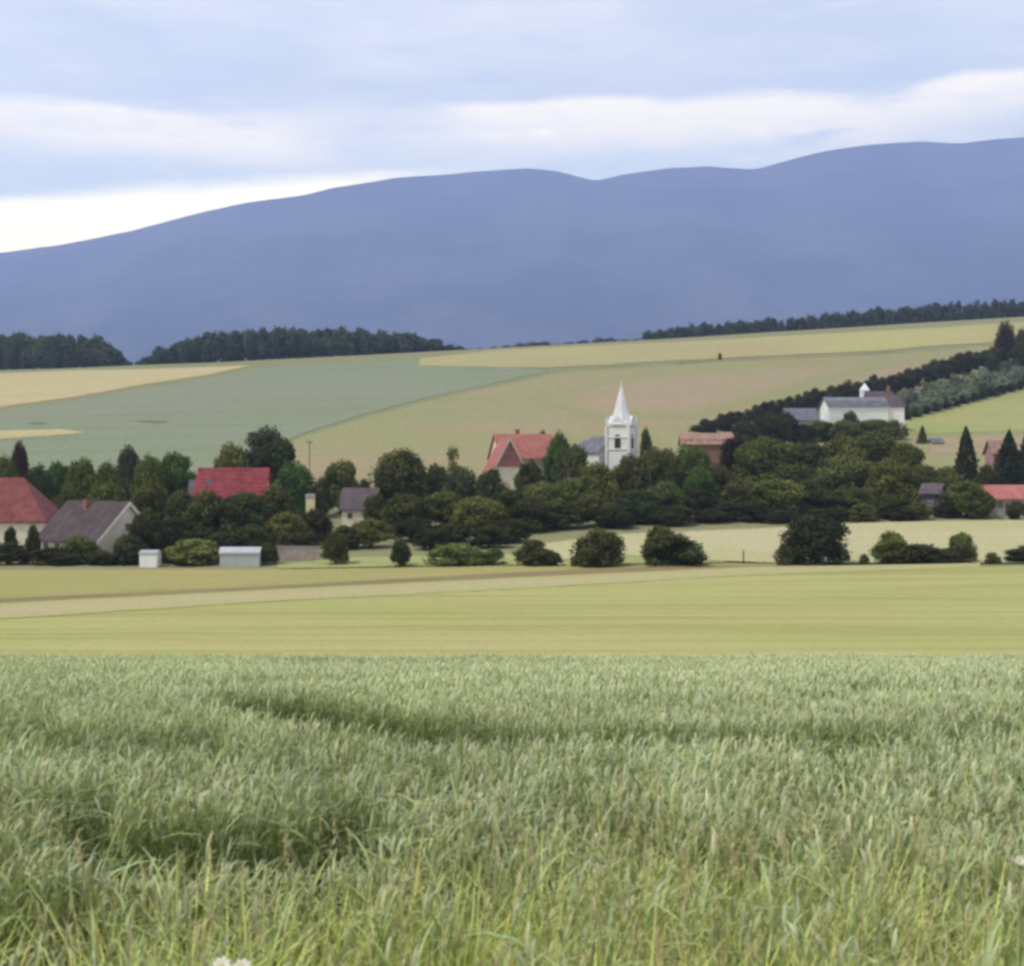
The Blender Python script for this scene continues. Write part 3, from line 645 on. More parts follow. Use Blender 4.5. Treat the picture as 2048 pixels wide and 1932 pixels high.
# ------------------------------------------------------------------ buildings
def bm_obj(name, bm, mat, parent=None, **kw):
    bmesh.ops.recalc_face_normals(bm, faces=bm.faces)
    me = bpy.data.meshes.new(name); bm.to_mesh(me); bm.free(); me.materials.append(mat)
    return link(name, me, parent, **kw)
def box(bm, x0, x1, y0, y1, z0, z1):
    v = [bm.verts.new(p) for p in [(x0, y0, z0), (x1, y0, z0), (x1, y1, z0), (x0, y1, z0), (x0, y0, z1), (x1, y0, z1), (x1, y1, z1), (x0, y1, z1)]]
    for f in [(0, 3, 2, 1), (4, 5, 6, 7), (0, 1, 5, 4), (1, 2, 6, 5), (2, 3, 7, 6), (3, 0, 4, 7)]: bm.faces.new([v[i] for i in f])
def roof_mat(name, col, sc=1.0):
    m, n, b = new_mat(name, .8, .25)
    t = n.n('ShaderNodeTexCoord')
    br = n.n('ShaderNodeTexBrick'); mp = n.n('ShaderNodeMapping'); mp.inputs['Rotation'].default_value = (R(60), 0, 0)
    n.put(mp.inputs[0], t.outputs['Object']); n.put(br.inputs['Vector'], mp.outputs[0])
    br.inputs['Scale'].default_value = 2.2*sc; br.inputs['Mortar Size'].default_value = .03
    br.inputs['Color1'].default_value = (*[c*.8 for c in col], 1); br.inputs['Color2'].default_value = (*[min(1, c*1.2) for c in col], 1); br.inputs['Mortar'].default_value = (*[c*.5 for c in col], 1)
    f = n.noise(t.outputs['Object'], .7, 5, .65)
    c = n.mix(n.m('MULTIPLY', n.ss(f, .35, .7), .55), br.outputs[0], (*[min(1, c*1.25+.03) for c in col], 1))
    n.put(b.inputs['Base Color'], c)
    return m
M_glass, _n, _b = new_mat('window_glass', .15, .5); _b.inputs['Base Color'].default_value = (.03, .035, .045, 1)
M_frame = plain('painted_wood', (.45, .42, .38), .6, .1)
M_door = plain('brown_door', (.12, .07, .04), .6, .2)
M_cream = plain('cream_render', (.66, .60, .52), .9, .1, .8); M_white = plain('white_render', (.78, .78, .77), .9, .06, .8)
M_grey = plain('grey_render', (.33, .33, .33), .9, .12, .8); M_pinkw = plain('pink_render', (.36, .22, .20), .9, .12, .8)
M_sheetm = plain('pale_metal_sheet', (.40, .42, .45), .5, .06, .6, .4)
M_red = roof_mat('dull_red_tile', (.18, .048, .046)); M_brownr = roof_mat('brown_mauve_tile', (.066, .046, .050)); M_barn = roof_mat('red_painted_sheet', (.20, .03, .038), .4)
M_pinkr = roof_mat('pink_red_tile', (.36, .13, .11)); M_slate = roof_mat('blue_grey_slate', (.14, .145, .18)); M_greyr = roof_mat('grey_sheet_roof', (.16, .165, .19), .5)
M_mauve = roof_mat('mauve_tile', (.095, .07, .085)); M_terra = roof_mat('terracotta_tile', (.28, .17, .13)); M_brick = plain('brick_chimney', (.25, .12, .09), .9, .25, 4)
def gable_roof(bm, x0, x1, y0, y1, ze, zr, hl=0, hr=0, ov=.45, th=.22, axis='x'):
    """a closed roof shell; the ridge runs along x"""
    xa, xb, ya, yb = x0-ov, x1+ov, y0-ov, y1+ov; ym = (y0+y1)/2
    dz = (zr-ze)*ov/((y1-y0)/2)
    P = lambda x, y, z: bm.verts.new((x, y, z) if axis == 'x' else (-y, x, z))
    def shell(o):
        return [P(xa, ya, ze-dz+o), P(xb, ya, ze-dz+o), P(xb, yb, ze-dz+o), P(xa, yb, ze-dz+o), P(xa+hl+(0 if hl else 0), ym, zr+o), P(xb-hr, ym, zr+o)]
    t, b = shell(th), shell(0)
    for f in [(0, 1, 5, 4), (2, 3, 4, 5), (1, 2, 5), (3, 0, 4)]:
        if len(f) == 4 or (f == (1, 2, 5) and hr) or (f == (3, 0, 4) and hl):
            bm.faces.new([t[i] for i in f]); bm.faces.new([b[i] for i in reversed(f)])
    edges = [(0, 1), (2, 3)]
    edges += [(1, 2)] if hr else [(1, 5), (5, 2)]
    edges += [(3, 0)] if hl else [(3, 4), (4, 0)]
    for i, j in edges: bm.faces.new((b[i], b[j], t[j], t[i]))
def walls(bm, x0, x1, y0, y1, zb, ze, zr, gl=True, gr=True, axis='x'):
    ym = (y0+y1)/2; P = lambda x, y, z: bm.verts.new((x, y, z) if axis == 'x' else (-y, x, z))
    zt = ze-.01
    l = [P(x0, y0, zb), P(x0, y1, zb), P(x0, y1, zt), P(x0, y0, zt)]; r = [P(x1, y0, zb), P(x1, y1, zb), P(x1, y1, zt), P(x1, y0, zt)]
    lm = P(x0, ym, zr-.02) if gl else None; rm = P(x1, ym, zr-.02) if gr else None
    bm.faces.new(l[:3]+([lm] if gl else [])+[l[3]]); bm.faces.new([r[3]]+([rm] if gr else [])+[r[2], r[1], r[0]])
    bm.faces.new((l[0], r[0], r[1], l[1])); bm.faces.new((l[0], l[3], r[3], r[0])); bm.faces.new((l[1], r[1], r[2], l[2]))
def opening(parent, side, u, z, wd, ht, L, W, name='window', mat=None):
    """window (> pane) or door on side f, b, l or r of an L x W house"""
    def bx(bm, a, b, c, d, p, q):
        if side == 'f': box(bm, a, b, -W/2-q, -W/2-p, c, d)
        elif side == 'b': box(bm, a, b, W/2+p, W/2+q, c, d)
        elif side == 'r': box(bm, L/2+p, L/2+q, a, b, c, d)
        else: box(bm, -L/2-q, -L/2-p, a, b, c, d)
    bm = bmesh.new(); t = .09; a, b, c, d = u-wd/2, u+wd/2, z, z+ht
    bx(bm, a, a+t, c, d, .003, .07); bx(bm, b-t, b, c, d, .003, .07); bx(bm, a+t, b-t, d-t, d, .003, .07); bx(bm, a+t, b-t, c, c+t, .003, .09)
    if name == 'window': bx(bm, u-.03, u+.03, c+t, d-t, .003, .06)
    o = bm_obj(name, bm, M_frame, parent)
    bm = bmesh.new()
    if name == 'window': bx(bm, a+t, u-.03, c+t, d-t, .003, .02); bx(bm, u+.03, b-t, c+t, d-t, .003, .02)
    else: bx(bm, a+t, b-t, c+t, d-t, .003, .04)
    bm_obj('pane' if name == 'window' else 'door_leaf', bm, mat or (M_glass if name == 'window' else M_door), o)
def place(name, label, cat, x, Y, yaw=0, group=None):
    X = PX(x, Y); e = link(name, None, None, label=label, category=cat); e.empty_display_size = .1
    e.location = (X, Y, float(H(X, Y))); e.rotation_euler = (0, 0, R(yaw)); bpy.context.view_layer.update()
    return e
def house(name, label, x, Y, L, W, eave, ridge, yaw, wm, rm, hl=0, hr=0, wins=(), doors=(), chim=(), cat='house', ov=.45):
    e = place(name, label, cat, x, Y, yaw); z0 = e.location.z; ze = PZ(eave, Y)-z0; zr = PZ(ridge, Y)-z0
    bm = bmesh.new(); walls(bm, -L/2, L/2, -W/2, W/2, -.6, ze, zr, not hl, not hr); bm_obj('wall', bm, wm, e)
    bm = bmesh.new(); gable_roof(bm, -L/2, L/2, -W/2, W/2, ze, zr, hl, hr, ov); rf = bm_obj('roof', bm, rm, e)
    for cx, cyy, s, top in chim:
        bm = bmesh.new(); zz = zr-abs(cyy)*(zr-ze)/(W/2)
        box(bm, cx-s/2, cx+s/2, cyy-s/2, cyy+s/2, zz-.6, zr+top); box(bm, cx-s/2-.06, cx+s/2+.06, cyy-s/2-.06, cyy+s/2+.06, zr+top, zr+top+.12)
        bm_obj('chimney', bm, M_brick, rf)
    for s, u, z, w_, h_ in wins: opening(e, s, u, z, w_, h_, L, W)
    for s, u, w_, h_ in doors: opening(e, s, u, 0, w_, h_, L, W, 'door')
    return e, ze, zr
# left: hipped red roof
house('red_roofed_house', 'pale house with a dull red hipped roof, cut by the left frame edge', 14, 212, 14.6, 10, 1036, 958, 0, M_cream, M_red, 5.2, 5.2,
      [('f', x_, 1.2, 1.1, 1.4) for x_ in (-4.6, -1.5, 2.2, 5)], [('f', .4, 1, 2.1)])
BH = house('brown_roofed_house', 'cream house with a big brown-mauve gable roof behind green bushes', 196, 201, 13.2, 10.5, 1076, 1005, -36, M_cream, M_brownr, 0, 0,
      [('f', x_, 1.0, 1.2, 1.3) for x_ in (-4.8, -2.2, 3.6)]+[('r', -2, 1.0, 1.1, 1.3), ('r', 2, 1.0, 1.1, 1.3), ('r', 0, 4.0, 1.0, 1.1)], [('f', .9, 1, 2.1)], [(-1.4, -.9, .7, .3)])
def verge(e, ze, zr, L, W, ov, mt, sx=1):
    k = (zr-ze)/(W/2)
    for q in (-1, 1):
        bm = bmesh.new(); pts = [(0, zr+.22), (q*(W/2+ov), ze-k*ov+.22), (q*(W/2+ov), ze-k*ov-.35), (0, zr-.35)]
        x0, x1 = sx*(L/2+ov+.003), sx*(L/2+ov+.08)
        f = [bm.verts.new((x0, y_, z_)) for y_, z_ in pts]; b2 = [bm.verts.new((x1, y_, z_)) for y_, z_ in pts]
        bm.faces.new(f); bm.faces.new(b2[::-1])
        for i in range(4): bm.faces.new((f[i], b2[i], b2[(i+1) % 4], f[(i+1) % 4]))
        bm_obj('bargeboard', bm, mt, e)
M_trim = plain('white_trim', (.62, .60, .56), .7, .06)
verge(*BH, 13.2, 10.5, .45, M_trim)
house('red_barn', 'long low building with a bright red sheet roof among the trees', 468, 238, 11.2, 8, 990, 938, 2, M_cream, M_barn, 0, 0, [('f', x_, 1.2, 1.1, 1.2) for x_ in (-3, 0, 3)], [], cat='barn')
house('tool_shed', 'small shed with a pinkish brown roof at the left end of the red barn', 402, 236, 3.0, 4, 990, 962, 0, M_cream, M_mauve, 0, 0, [('f', 0, 1.2, .9, .9)], [], cat='shed')
house('grey_roofed_cottage', 'small cottage with a grey-mauve roof between two round olive trees', 722, 243, 5.6, 5, 1014, 978, -6, M_cream, M_mauve, 0, 0, [('f', -1.4, 1, .9, 1.1), ('f', 1.4, 1, .9, 1.1)], [])
house('white_shed', 'small bright white shed at the field edge', 301, 187.5, 2.3, 2.5, 1107, 1103, 0, M_white, M_sheetm, 0, 0, [], [('b', 0, .9, 1.5)], cat='shed', ov=.08)
house('grey_shed', 'low shed with grey-white sheet walls beside the pale green bush', 482, 188.5, 5.2, 3, 1106, 1097, 3, M_sheetm, M_sheetm, 0, 0, [], [('r', 0, .8, 1.6)], cat='shed', ov=.12)
# garden wall
e = place('garden_wall', 'pinkish grey garden wall between two small olive trees', 'wall', 597, 193, 2)
bm = bmesh.new(); box(bm, -2.9, 2.9, -.12, .12, -.5, 1.9); bm_obj('wall_body', bm, plain('old_plaster', (.36, .30, .28), .9, .2, 1.2), e)
bm = bmesh.new(); box(bm, -3, 3, -.2, .2, 1.9, 2.02); bm_obj('coping', bm, M_grey, e)
e = place('water_tank', 'small pale yellow cabin between the red barn and the round olive tree', 'cabin', 621, 236, 0)
z = PZ(994, 236)-e.location.z
bm = bmesh.new(); walls(bm, -.7, .7, -.7, .7, -.3, z, z+.5); bm_obj('wall', bm, plain('pale_yellow_render', (.6, .55, .32), .9, .1), e)
bm = bmesh.new(); gable_roof(bm, -.7, .7, -.7, .7, z, z+.5, 0, 0, .1, .06); bm_obj('roof', bm, M_greyr, e)
e.name = 'garden_cabin'

# the pink-red roofed house: main ridge, cream gable at the right, a steep red gabled wing at the left
Yh = 283
e, ze, zr = GH = house('gabled_house', 'cream house with a pink-red roof and steep gabled wing near the church', 1046, Yh, 11.5, 9, 915, 870, 16, M_cream, M_pinkr, 0, 0,
      [('r', -2, 1.4, 1, 1.3), ('r', 1.8, 1.4, 1, 1.3), ('r', 0, 5.2, .9, 1.2), ('f', 3.8, 1.3, 1.1, 1.3), ('f', 1.2, 1.3, 1.1, 1.3)], [], [(-1, .6, .7, 1.0)])
bm = bmesh.new(); walls(bm, 2.5, 9.0, 2.2, 8.6, -1.6, ze-2.2, zr-.9, True, True, 'y')
for v in bm.verts: v.co = Vector((v.co.x, -v.co.y, v.co.z))
bm_obj('wing_wall', bm, M_cream, e)
sl = (zr-.9-(ze-2.2))/3.2
verge(*GH, 11.5, 9, .45, M_trim)
def gable_piece(nm, pts, y0, y1, mt):
    bm = bmesh.new(); f = [bm.verts.new((-5.4+x_, y0, zr-.9+z_)) for x_, z_ in pts]; b2 = [bm.verts.new((-5.4+x_, y1, zr-.9+z_)) for x_, z_ in pts]
    bm.faces.new(f); bm.faces.new(b2[::-1])
    for i in range(len(pts)): bm.faces.new((f[i], b2[i], b2[(i+1) % len(pts)], f[(i+1) % len(pts)]))
    bm_obj(nm, bm, mt, e)
gable_piece('gable_cladding', [(-2.9, -3.0*sl), (2.9, -3.0*sl), (0, -.15)], -9.003, -9.12, plain('red_gable_boards', (.30, .13, .12), .9, .2))
for q_ in (-1, 1): gable_piece('bargeboard', [(0, .24), (q_*3.65, .24-3.65*sl), (q_*3.65, -.45-3.65*sl), (0, -.45)], -9.41, -9.48, M_frame)
bm = bmesh.new(); gable_roof(bm, 2.5, 9.0, 2.2, 8.6, ze-2.2, zr-.9, 0, 0, .4, .2, 'y')
for v in bm.verts: v.co = Vector((v.co.x, -v.co.y, v.co.z))
bm_obj('wing_roof', bm, M_pinkr, e)
house('mauve_cottage', 'little cottage with a mauve roof half hidden below the church nave', 1146, 262, 3.6, 4, 945, 913, 25, M_pinkw, M_mauve, 0, 0, [('r', 0, 2.2, .8, 1)], [])
house('terracotta_barn', 'long barn with a pale terracotta roof right of the church', 1412, 300, 10.5, 7, 888, 868, -3, plain('orange_brick', (.26, .15, .11), .9, .15, 2), M_terra, 0, 0, [('f', x_, 2, 1, 1) for x_ in (-3.5, 0, 3.5)], [], cat='barn')
house('mauve_shed', 'tall narrow shed with mauve walls at the meadow edge', 1866, 246, 3.0, 4, 985, 969, -30, M_mauve, M_mauve, 0, 0, [('f', 0, 1.4, .8, .9)], [], cat='shed')
house('small_red_roofed_house', 'grey-walled house with a salmon red roof at the right meadow edge', 2040, 246, 14, 7, 996, 972, 4, M_grey, M_pinkr, 0, 0, [('f', -5, 1.0, 1.0, 1.3), ('f', -2.5, 1.0, 1, 1.3), ('f', 2, 1, 1, 1.3)], [('f', -3.8, .9, 2.0)])
house('pink_house', 'pink-walled house behind the big dark conifer', 2002, 275, 4.6, 5, 905, 882, 0, M_pinkw, M_terra, 0, 0, [('f', -1.2, 2.4, .9, 1.2)], [])
house('field_hut', 'tiny grey hut on the lower edge of the green hill field', 1872, hit(1872, 889), 2.6, 2.5, 884, 877, 5, M_grey, M_slate, 0, 0, [('f', 0, .6, .6, .6)], [], cat='hut')
# white farm on the slope
house('white_farmhouse', 'long white farmhouse with a grey roof on the slope', 1708, 398, 17.0, 8, 813, 796, 4, M_white, M_greyr, 0, 0, [('f', x_, 1.0, 1.1, 1.4) for x_ in (-6.8, -4.4, -2, 3.4, 6)], [('f', 1.5, 1, 2.1)])
house('farm_wing', 'white farm building with a dark mauve roof at the right end of the farmhouse', 1768, 404, 10, 8, 812, 784, -5, M_white, M_mauve, 0, 3.2, [('f', x_, 1.2, 1, 1.3) for x_ in (-3, 0, 3)], [], [(1.2, 0, .8, 1.6)])
house('slate_roofed_outbuilding', 'outbuilding with a blue-grey roof left of the white farmhouse', 1600, 392, 8.5, 7, 840, 818, 4, M_grey, M_slate, 0, 0, [('f', -1.5, 1, 1, 1)], [], cat='outbuilding')
e = place('bell_turret', 'slim white pointed turret rising behind the farmhouse roof', 'turret', 1729, 409, 0)
zt = PZ(797, 409)-e.location.z; zp = PZ(766, 409)-e.location.z
bm = bmesh.new(); box(bm, -1.1, 1.1, -1.1, 1.1, -.5, zt+2.4); bm_obj('shaft', bm, M_white, e)
bm = bmesh.new(); bmesh.ops.create_cone(bm, segments=4, radius1=1.75, radius2=.05, depth=zp-zt-2.4, cap_ends=True, matrix=Matrix.Translation((0, 0, (zp+zt+2.4)/2)) @ Matrix.Rotation(R(45), 4, 'Z')); bm_obj('spire', bm, M_white, e)
opening(e, 'f', 0, zt, .6, 1.1, 2.2, 2.2)

# ------------------------------------------------------------------ church
Yc = 272; s = Yc/F
e = place('church', 'white village church with a tall pointed steeple and grey-roofed nave', 'church', 1243, Yc, 0)
e.rotation_euler = (0, 0, R(-24)); z0 = e.location.z
zz = lambda r: PZ(r, Yc)-z0
a = 2.12
M_wh2 = plain('white_limewash', (.67, .67, .66), .9, .05, .6); M_spire = plain('pale_painted_tin', (.60, .61, .64), .55, .06, .8, .35)
bm = bmesh.new(); box(bm, -a, a, -a, a, -1, zz(850)); tw = bm_obj('tower', bm, M_wh2, e)
for zr_ in (853, 876, 900):
    bm = bmesh.new(); q = a+.18; box(bm, -q, q, -q, q, zz(zr_), zz(zr_)+.28)
    bm_obj('cornice', bm, M_wh2, tw)
bm = bmesh.new()
for sx in (-1, 1):
    for sy in (-1, 1): box(bm, sx*a-.35*(sx < 0)-.05*(sx > 0)-.0, sx*a+.35*(sx > 0)+.05*(sx < 0), sy*a-.35*(sy < 0)-.05*(sy > 0), sy*a+.35*(sy > 0)+.05*(sy < 0), -1, zz(853)-.003)
bm_obj('pilaster', bm, M_wh2, tw)
# clock gables over each side
for k in range(4):
    bm = bmesh.new(); zb = zz(850)+.28; tri = [(-1.6, zb-.3), (1.6, zb-.3), (0, zb+1.5)]
    f = [bm.verts.new((x_, -a-.22, z_)) for x_, z_ in tri]; b_ = [bm.verts.new((x_, -a+.6, z_)) for x_, z_ in tri]
    bm.faces.new(f); bm.faces.new(b_[::-1])
    for i in range(3): bm.faces.new((f[i], b_[i], b_[(i+1) % 3], f[(i+1) % 3]))
    bmesh.ops.rotate(bm, verts=bm.verts, cent=(0, 0, 0), matrix=Matrix.Rotation(R(90*k), 3, 'Z'))
    bm_obj('clock_gable', bm, M_spire, tw)
# flared octagonal spire
bm = bmesh.new(); prof = [(2.75, zz(850)+.05), (2.65, zz(850)+.3), (2.2, zz(843)), (1.8, zz(833)), (1.42, zz(822)), (1.0, zz(806)), (.62, zz(790)), (.2, zz(774))]
prev = None
for k, (r_, z_) in enumerate(prof):
    ring = []
    for i in range(8):
        an = R(22.5+45*i)
        if k < 2:
            x_, y_ = math.cos(an), math.sin(an); m_ = max(abs(x_), abs(y_)); ring.append(bm.verts.new((x_/m_*r_*.92, y_/m_*r_*.92, z_)))
        else: ring.append(bm.verts.new((math.cos(an)*r_, math.sin(an)*r_, z_)))
    if prev:
        for i in range(8): bm.faces.new((prev[i], prev[(i+1) % 8], ring[(i+1) % 8], ring[i]))
    else: bm.faces.new(ring[::-1])
    prev = ring
bm.faces.new(prev); sp = bm_obj('spire', bm, M_spire, e)
bm = bmesh.new(); bmesh.ops.create_uvsphere(bm, u_segments=10, v_segments=8, radius=.2, matrix=Matrix.Translation((0, 0, zz(774)+.15)))
box(bm, -.04, .04, -.04, .04, zz(774)+.3, zz(774)+1.35); box(bm, -.32, .32, -.035, .035, zz(774)+.85, zz(774)+.93); bm_obj('cross', bm, M_spire, sp)
# corner pinnacles
for sx in (-1, 1):
    for sy in (-1, 1):
        bm = bmesh.new(); bmesh.ops.create_cone(bm, segments=8, radius1=.34, radius2=.03, depth=1.5, cap_ends=True, matrix=Matrix.Translation((sx*2.2, sy*2.2, zz(850)+1.05)))
        bm_obj('pinnacle', bm, M_spire, sp)
def arch(parent, xc, zb, wd, ht, face, name='window', mat=M_glass):
    """arched belfry opening with a raised surround; face is the side (0 = front, 1 = right ...)"""
    def poly(w_, z0_, h_):
        pts = [(-w_/2, z0_), (w_/2, z0_), (w_/2, z0_+h_-w_/2)]
        pts += [(w_/2*math.cos(R(t_)), z0_+h_-w_/2+w_/2*math.sin(R(t_))) for t_ in range(20, 180, 20)]+[(-w_/2, z0_+h_-w_/2)]
        return pts
    def slab(w_, z0_, h_, y0_, y1_):
        bm = bmesh.new(); p = poly(w_, z0_, h_)
        f = [bm.verts.new((xc+x_, -a-y1_, z_)) for x_, z_ in p]; b2 = [bm.verts.new((xc+x_, -a-y0_, z_)) for x_, z_ in p]
        bm.faces.new(f); bm.faces.new(b2[::-1])
        for i in range(len(p)): bm.faces.new((f[i], b2[i], b2[(i+1) % len(p)], f[(i+1) % len(p)]))
        bmesh.ops.rotate(bm, verts=bm.verts, cent=(0, 0, 0), matrix=Matrix.Rotation(R(90*face), 3, 'Z'))
        return bm
    o = bm_obj(name, slab(wd+.4, zb-.2, ht+.4, .003, .10), M_wh2, parent)
    bm_obj('louvre', slab(wd, zb, ht, .103, .13), mat, o)
M_louv = plain('dark_louvre', (.035, .028, .028), .8, .2, 5)
for k in range(4): arch(tw, 0, zz(899), 1.25, 2.9, k, mat=M_louv)
# nave behind the tower, running away to the left
nv = bmesh.new(); L0, L1, Wn = a, a+9, 3.6
zE, zR = zz(903), zz(874)
walls(nv, L0, L1, -Wn, Wn, -1, zE, zR, True, True, 'x')
bmesh.ops.rotate(nv, verts=nv.verts, cent=(0, 0, 0), matrix=Matrix.Rotation(R(150), 3, 'Z'))
for v in nv.verts: v.co.x -= .3
bm_obj('nave_wall', nv, M_wh2, e)
nv = bmesh.new(); gable_roof(nv, L0, L1, -Wn, Wn, zE, zR, 0, 3.0, .4, .2, 'x')
bmesh.ops.rotate(nv, verts=nv.verts, cent=(0, 0, 0), matrix=Matrix.Rotation(R(150), 3, 'Z'))
for v in nv.verts: v.co.x -= .3
bm_obj('nave_roof', nv, M_slate, e)

# ------------------------------------------------------------------ poles
def post(name, label, cat, x, Y, top, r=.12, arm=0):
    e = place(name, label, cat, x, Y); h = PZ(top, Y)-e.location.z
    bm = bmesh.new(); bmesh.ops.create_cone(bm, segments=10, radius1=r, radius2=r*.7, depth=h+.5, cap_ends=True, matrix=Matrix.Translation((0, 0, (h-.5)/2))); bm_obj('shaft', bm, M_bark, e)
    if arm:
        bm = bmesh.new(); box(bm, -arm, arm, -.06, .06, h-.5, h-.38)
        for u_ in (-arm*.8, 0, arm*.8): box(bm, u_-.04, u_+.04, -.04, .04, h-.38, h-.18)
        bm_obj('crossarm', bm, M_bark, e)
post('utility_pole', 'thin wooden pole standing against the hillside left of the round olive tree', 'pole', 619, 262, 880, .09, .6)
post('fence_post', 'short wooden post alone in the meadow between two dark bushes', 'post', 1487, 184, 1100, .11)

# ------------------------------------------------------------------ near crop
def ribbons(P, dirh, L, up, bend, wd, k, col0, col1, rg, wprof=None):
    """curved tapering strips rising from P; dirh: horizontal unit direction, bend: how far the tip swings over"""
    n = len(P); t = np.linspace(0, 1, k+1)[None, :, None]
    L = L[:, None, None]; b = bend[:, None, None]
    D = np.concatenate([dirh, np.zeros((n, 1))], 1)[:, None, :]
    zz_ = np.array([0, 0, 1.])[None, None, :]
    pts = P[:, None, :]+D*L*(b*t**1.8)+zz_*L*(up[:, None, None]*t-b*.45*t**2.6)
    side = unit(np.stack([-dirh[:, 1], dirh[:, 0], rg.normal(size=n)*.25], -1))[:, None, :]
    wp = np.interp(t[0, :, 0], [0, .35, 1], [.7, 1, .06]) if wprof is None else np.interp(t[0, :, 0], *wprof)
    wv = side*wd[:, None, None]*.5*wp[None, :, None]
    V = np.stack([pts-wv, pts+wv], 2).reshape(n, -1, 3)
    base = (np.arange(n)*(2*(k+1)))[:, None, None]; j = (np.arange(k)*2)[None, :, None]
    Fc = (base+j+np.array([0, 1, 3, 2])[None, None, :]).reshape(-1, 4)
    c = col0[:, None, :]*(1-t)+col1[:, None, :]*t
    c = np.repeat(c, 2, 1); c = np.concatenate([c, np.ones((n, c.shape[1], 1))], 2)
    return V.reshape(-1, 3), Fc, c.reshape(-1, 4), pts[:, -1, :], pts
class Acc:
    def __init__(s): s.V, s.F, s.C, s.n = [], [], [], 0
    def add(s, V, Fc, Cc): s.V.append(V); s.F.append(Fc+s.n); s.C.append(Cc); s.n += len(V)
    def build(s, name, mat, **kw):
        return link(name, mesh_np(name, np.concatenate(s.V), np.concatenate(s.F), attr=np.concatenate(s.C), mat=mat), None, **kw)
def crop_leaf_mat(name):
    m, n, b = new_mat(name, .6, .25)
    at = n.n('ShaderNodeAttribute', attribute_name='tint'); n.put(b.inputs['Base Color'], at.outputs['Color'])
    tr = n.n('ShaderNodeBsdfTranslucent'); n.put(tr.inputs[0], n.mix(1., at.outputs['Color'], (1.05, 1.1, .6, 1), 'MULTIPLY'))
    ms = n.n('ShaderNodeMixShader'); ms.inputs[0].default_value = .22; out = n.nt.nodes['Material Output']
    n.nt.links.new(b.outputs[0], ms.inputs[1]); n.nt.links.new(tr.outputs[0], ms.inputs[2]); n.nt.links.new(ms.outputs[0], out.inputs[0])
    return m
M_crop = crop_leaf_mat('crop_leaves')
CH = .82; CT = .63
lane = [(x_, y_) for x_, y_ in [(-500, 1384), (-100, 1388), (250, 1397), (420, 1402), (530, 1414), (640, 1428), (760, 1440), (870, 1456), (1000, 1466), (1200, 1478), (1500, 1474), (1900, 1468), (2500, 1462)]]
lp = np.array([(PX(x_, d_), d_) for x_, y_ in lane for d_ in [hit(x_, y_, CT)]])
lw_ = np.interp([q_[0] for q_ in lane], [-500, 0, 400, 520, 600, 900, 1020, 1150, 2500], [.2, .34, .34, 1.1, 1.6, 1.45, .7, .3, .2])
holes = [(x_, y_, rx, ry, s_) for x_, y_, rx, ry, s_ in [  # pixel centre, half sizes in metres, strength
  (470, 1728, .42, .30, .85), (600, 1745, .2, .22, .9), (360, 1745, .18, .2, .7), (260, 1690, .12, .12, .7), (45, 1850, .16, .28, 1.0), (80, 1890, .12, .2, 1.0), (330, 1440, .6, .14, .35), (440, 1440, .5, .14, .3),
  (690, 1660, .12, .16, .6), (140, 1660, .1, .18, .7), (1130, 1640, .14, .12, .4), (1040, 1660, .08, .12, .7), (1400, 1720, .12, .12, .5), (900, 1330, 3, .5, .5), (760, 1325, 3, .5, .5), (1180, 1480, .6, .2, .4), (1560, 1700, .15, .1, .5)]]
hp = [(PX(x_, d_), d_, rx, ry, s_) for x_, y_, rx, ry, s_ in holes for d_ in [hit(x_, y_, CT*.92, y0=2.2)]]
def openness(X, Y):
    """0 where the crop stands full, up to 1 where it is missing"""
    o = np.zeros_like(X)
    yl = np.interp(X, lp[:, 0], lp[:, 1]); wl = np.interp(X, lp[:, 0], lw_)
    n_ = vn(X*2.2, Y*2.2, 21)
    o = np.maximum(o, np.clip(2.2-2*np.abs(Y-yl+.06*(n_-.5))/(wl*.8), 0, 1)*np.clip(wl/.45, .3, 1))
    for hx_, hy_, rx, ry, s_ in hp:
        q = ((X-hx_)/rx/1.25)**2+((Y-hy_)/ry/1.5)**2
        o = np.maximum(o, s_*np.clip(2.0-q*(1.+.8*vn(X*5, Y*5, 33)), 0, 1))
    cl = fbm(X*2.6, Y*1.7, 81, 3)
    o = np.maximum(o, np.clip((cl-.52)*6, 0, .8)*np.clip((9-Y)/5, 0, 1))
    o = np.maximum(o, np.clip((fbm(X*.9, Y*.7, 83, 3)-.60)*4, 0, .22))
    return o
wild_edge = lambda X: 4.9+.4*np.sin(X*2.1+.6)+.5*(X > .3)
def scatter(y0, y1, dens, margin=1.2):
    n = int(dens*((.364*2*margin)*.5*((y1+1)**2-(y0+1)**2)+4.4*(y1-y0)))
    Y = np.sqrt(rng.random(n)*((y1+1)**2-(y0+1)**2)+(y0+1)**2)-1
    X = (rng.random(n)*2-1)*(.364*margin*(Y+1)+2.2)
    return X, Y
EAR0 = np.array([.48, .50, .335]); LF0 = np.array([.325, .385, .175]); ST0 = np.array([.26, .31, .14])
def jitter(c, n, v=.16, h=.08):
    k = (1+rng.normal(size=(n, 1))*v).clip(.5, 1.6); q = rng.normal(size=(n, 1))*h
    return np.clip(np.atleast_2d(c)*k*np.concatenate([1+q, 1+0*q, 1-q], 1), .01, .9)
wind = np.array([.85, -.3])
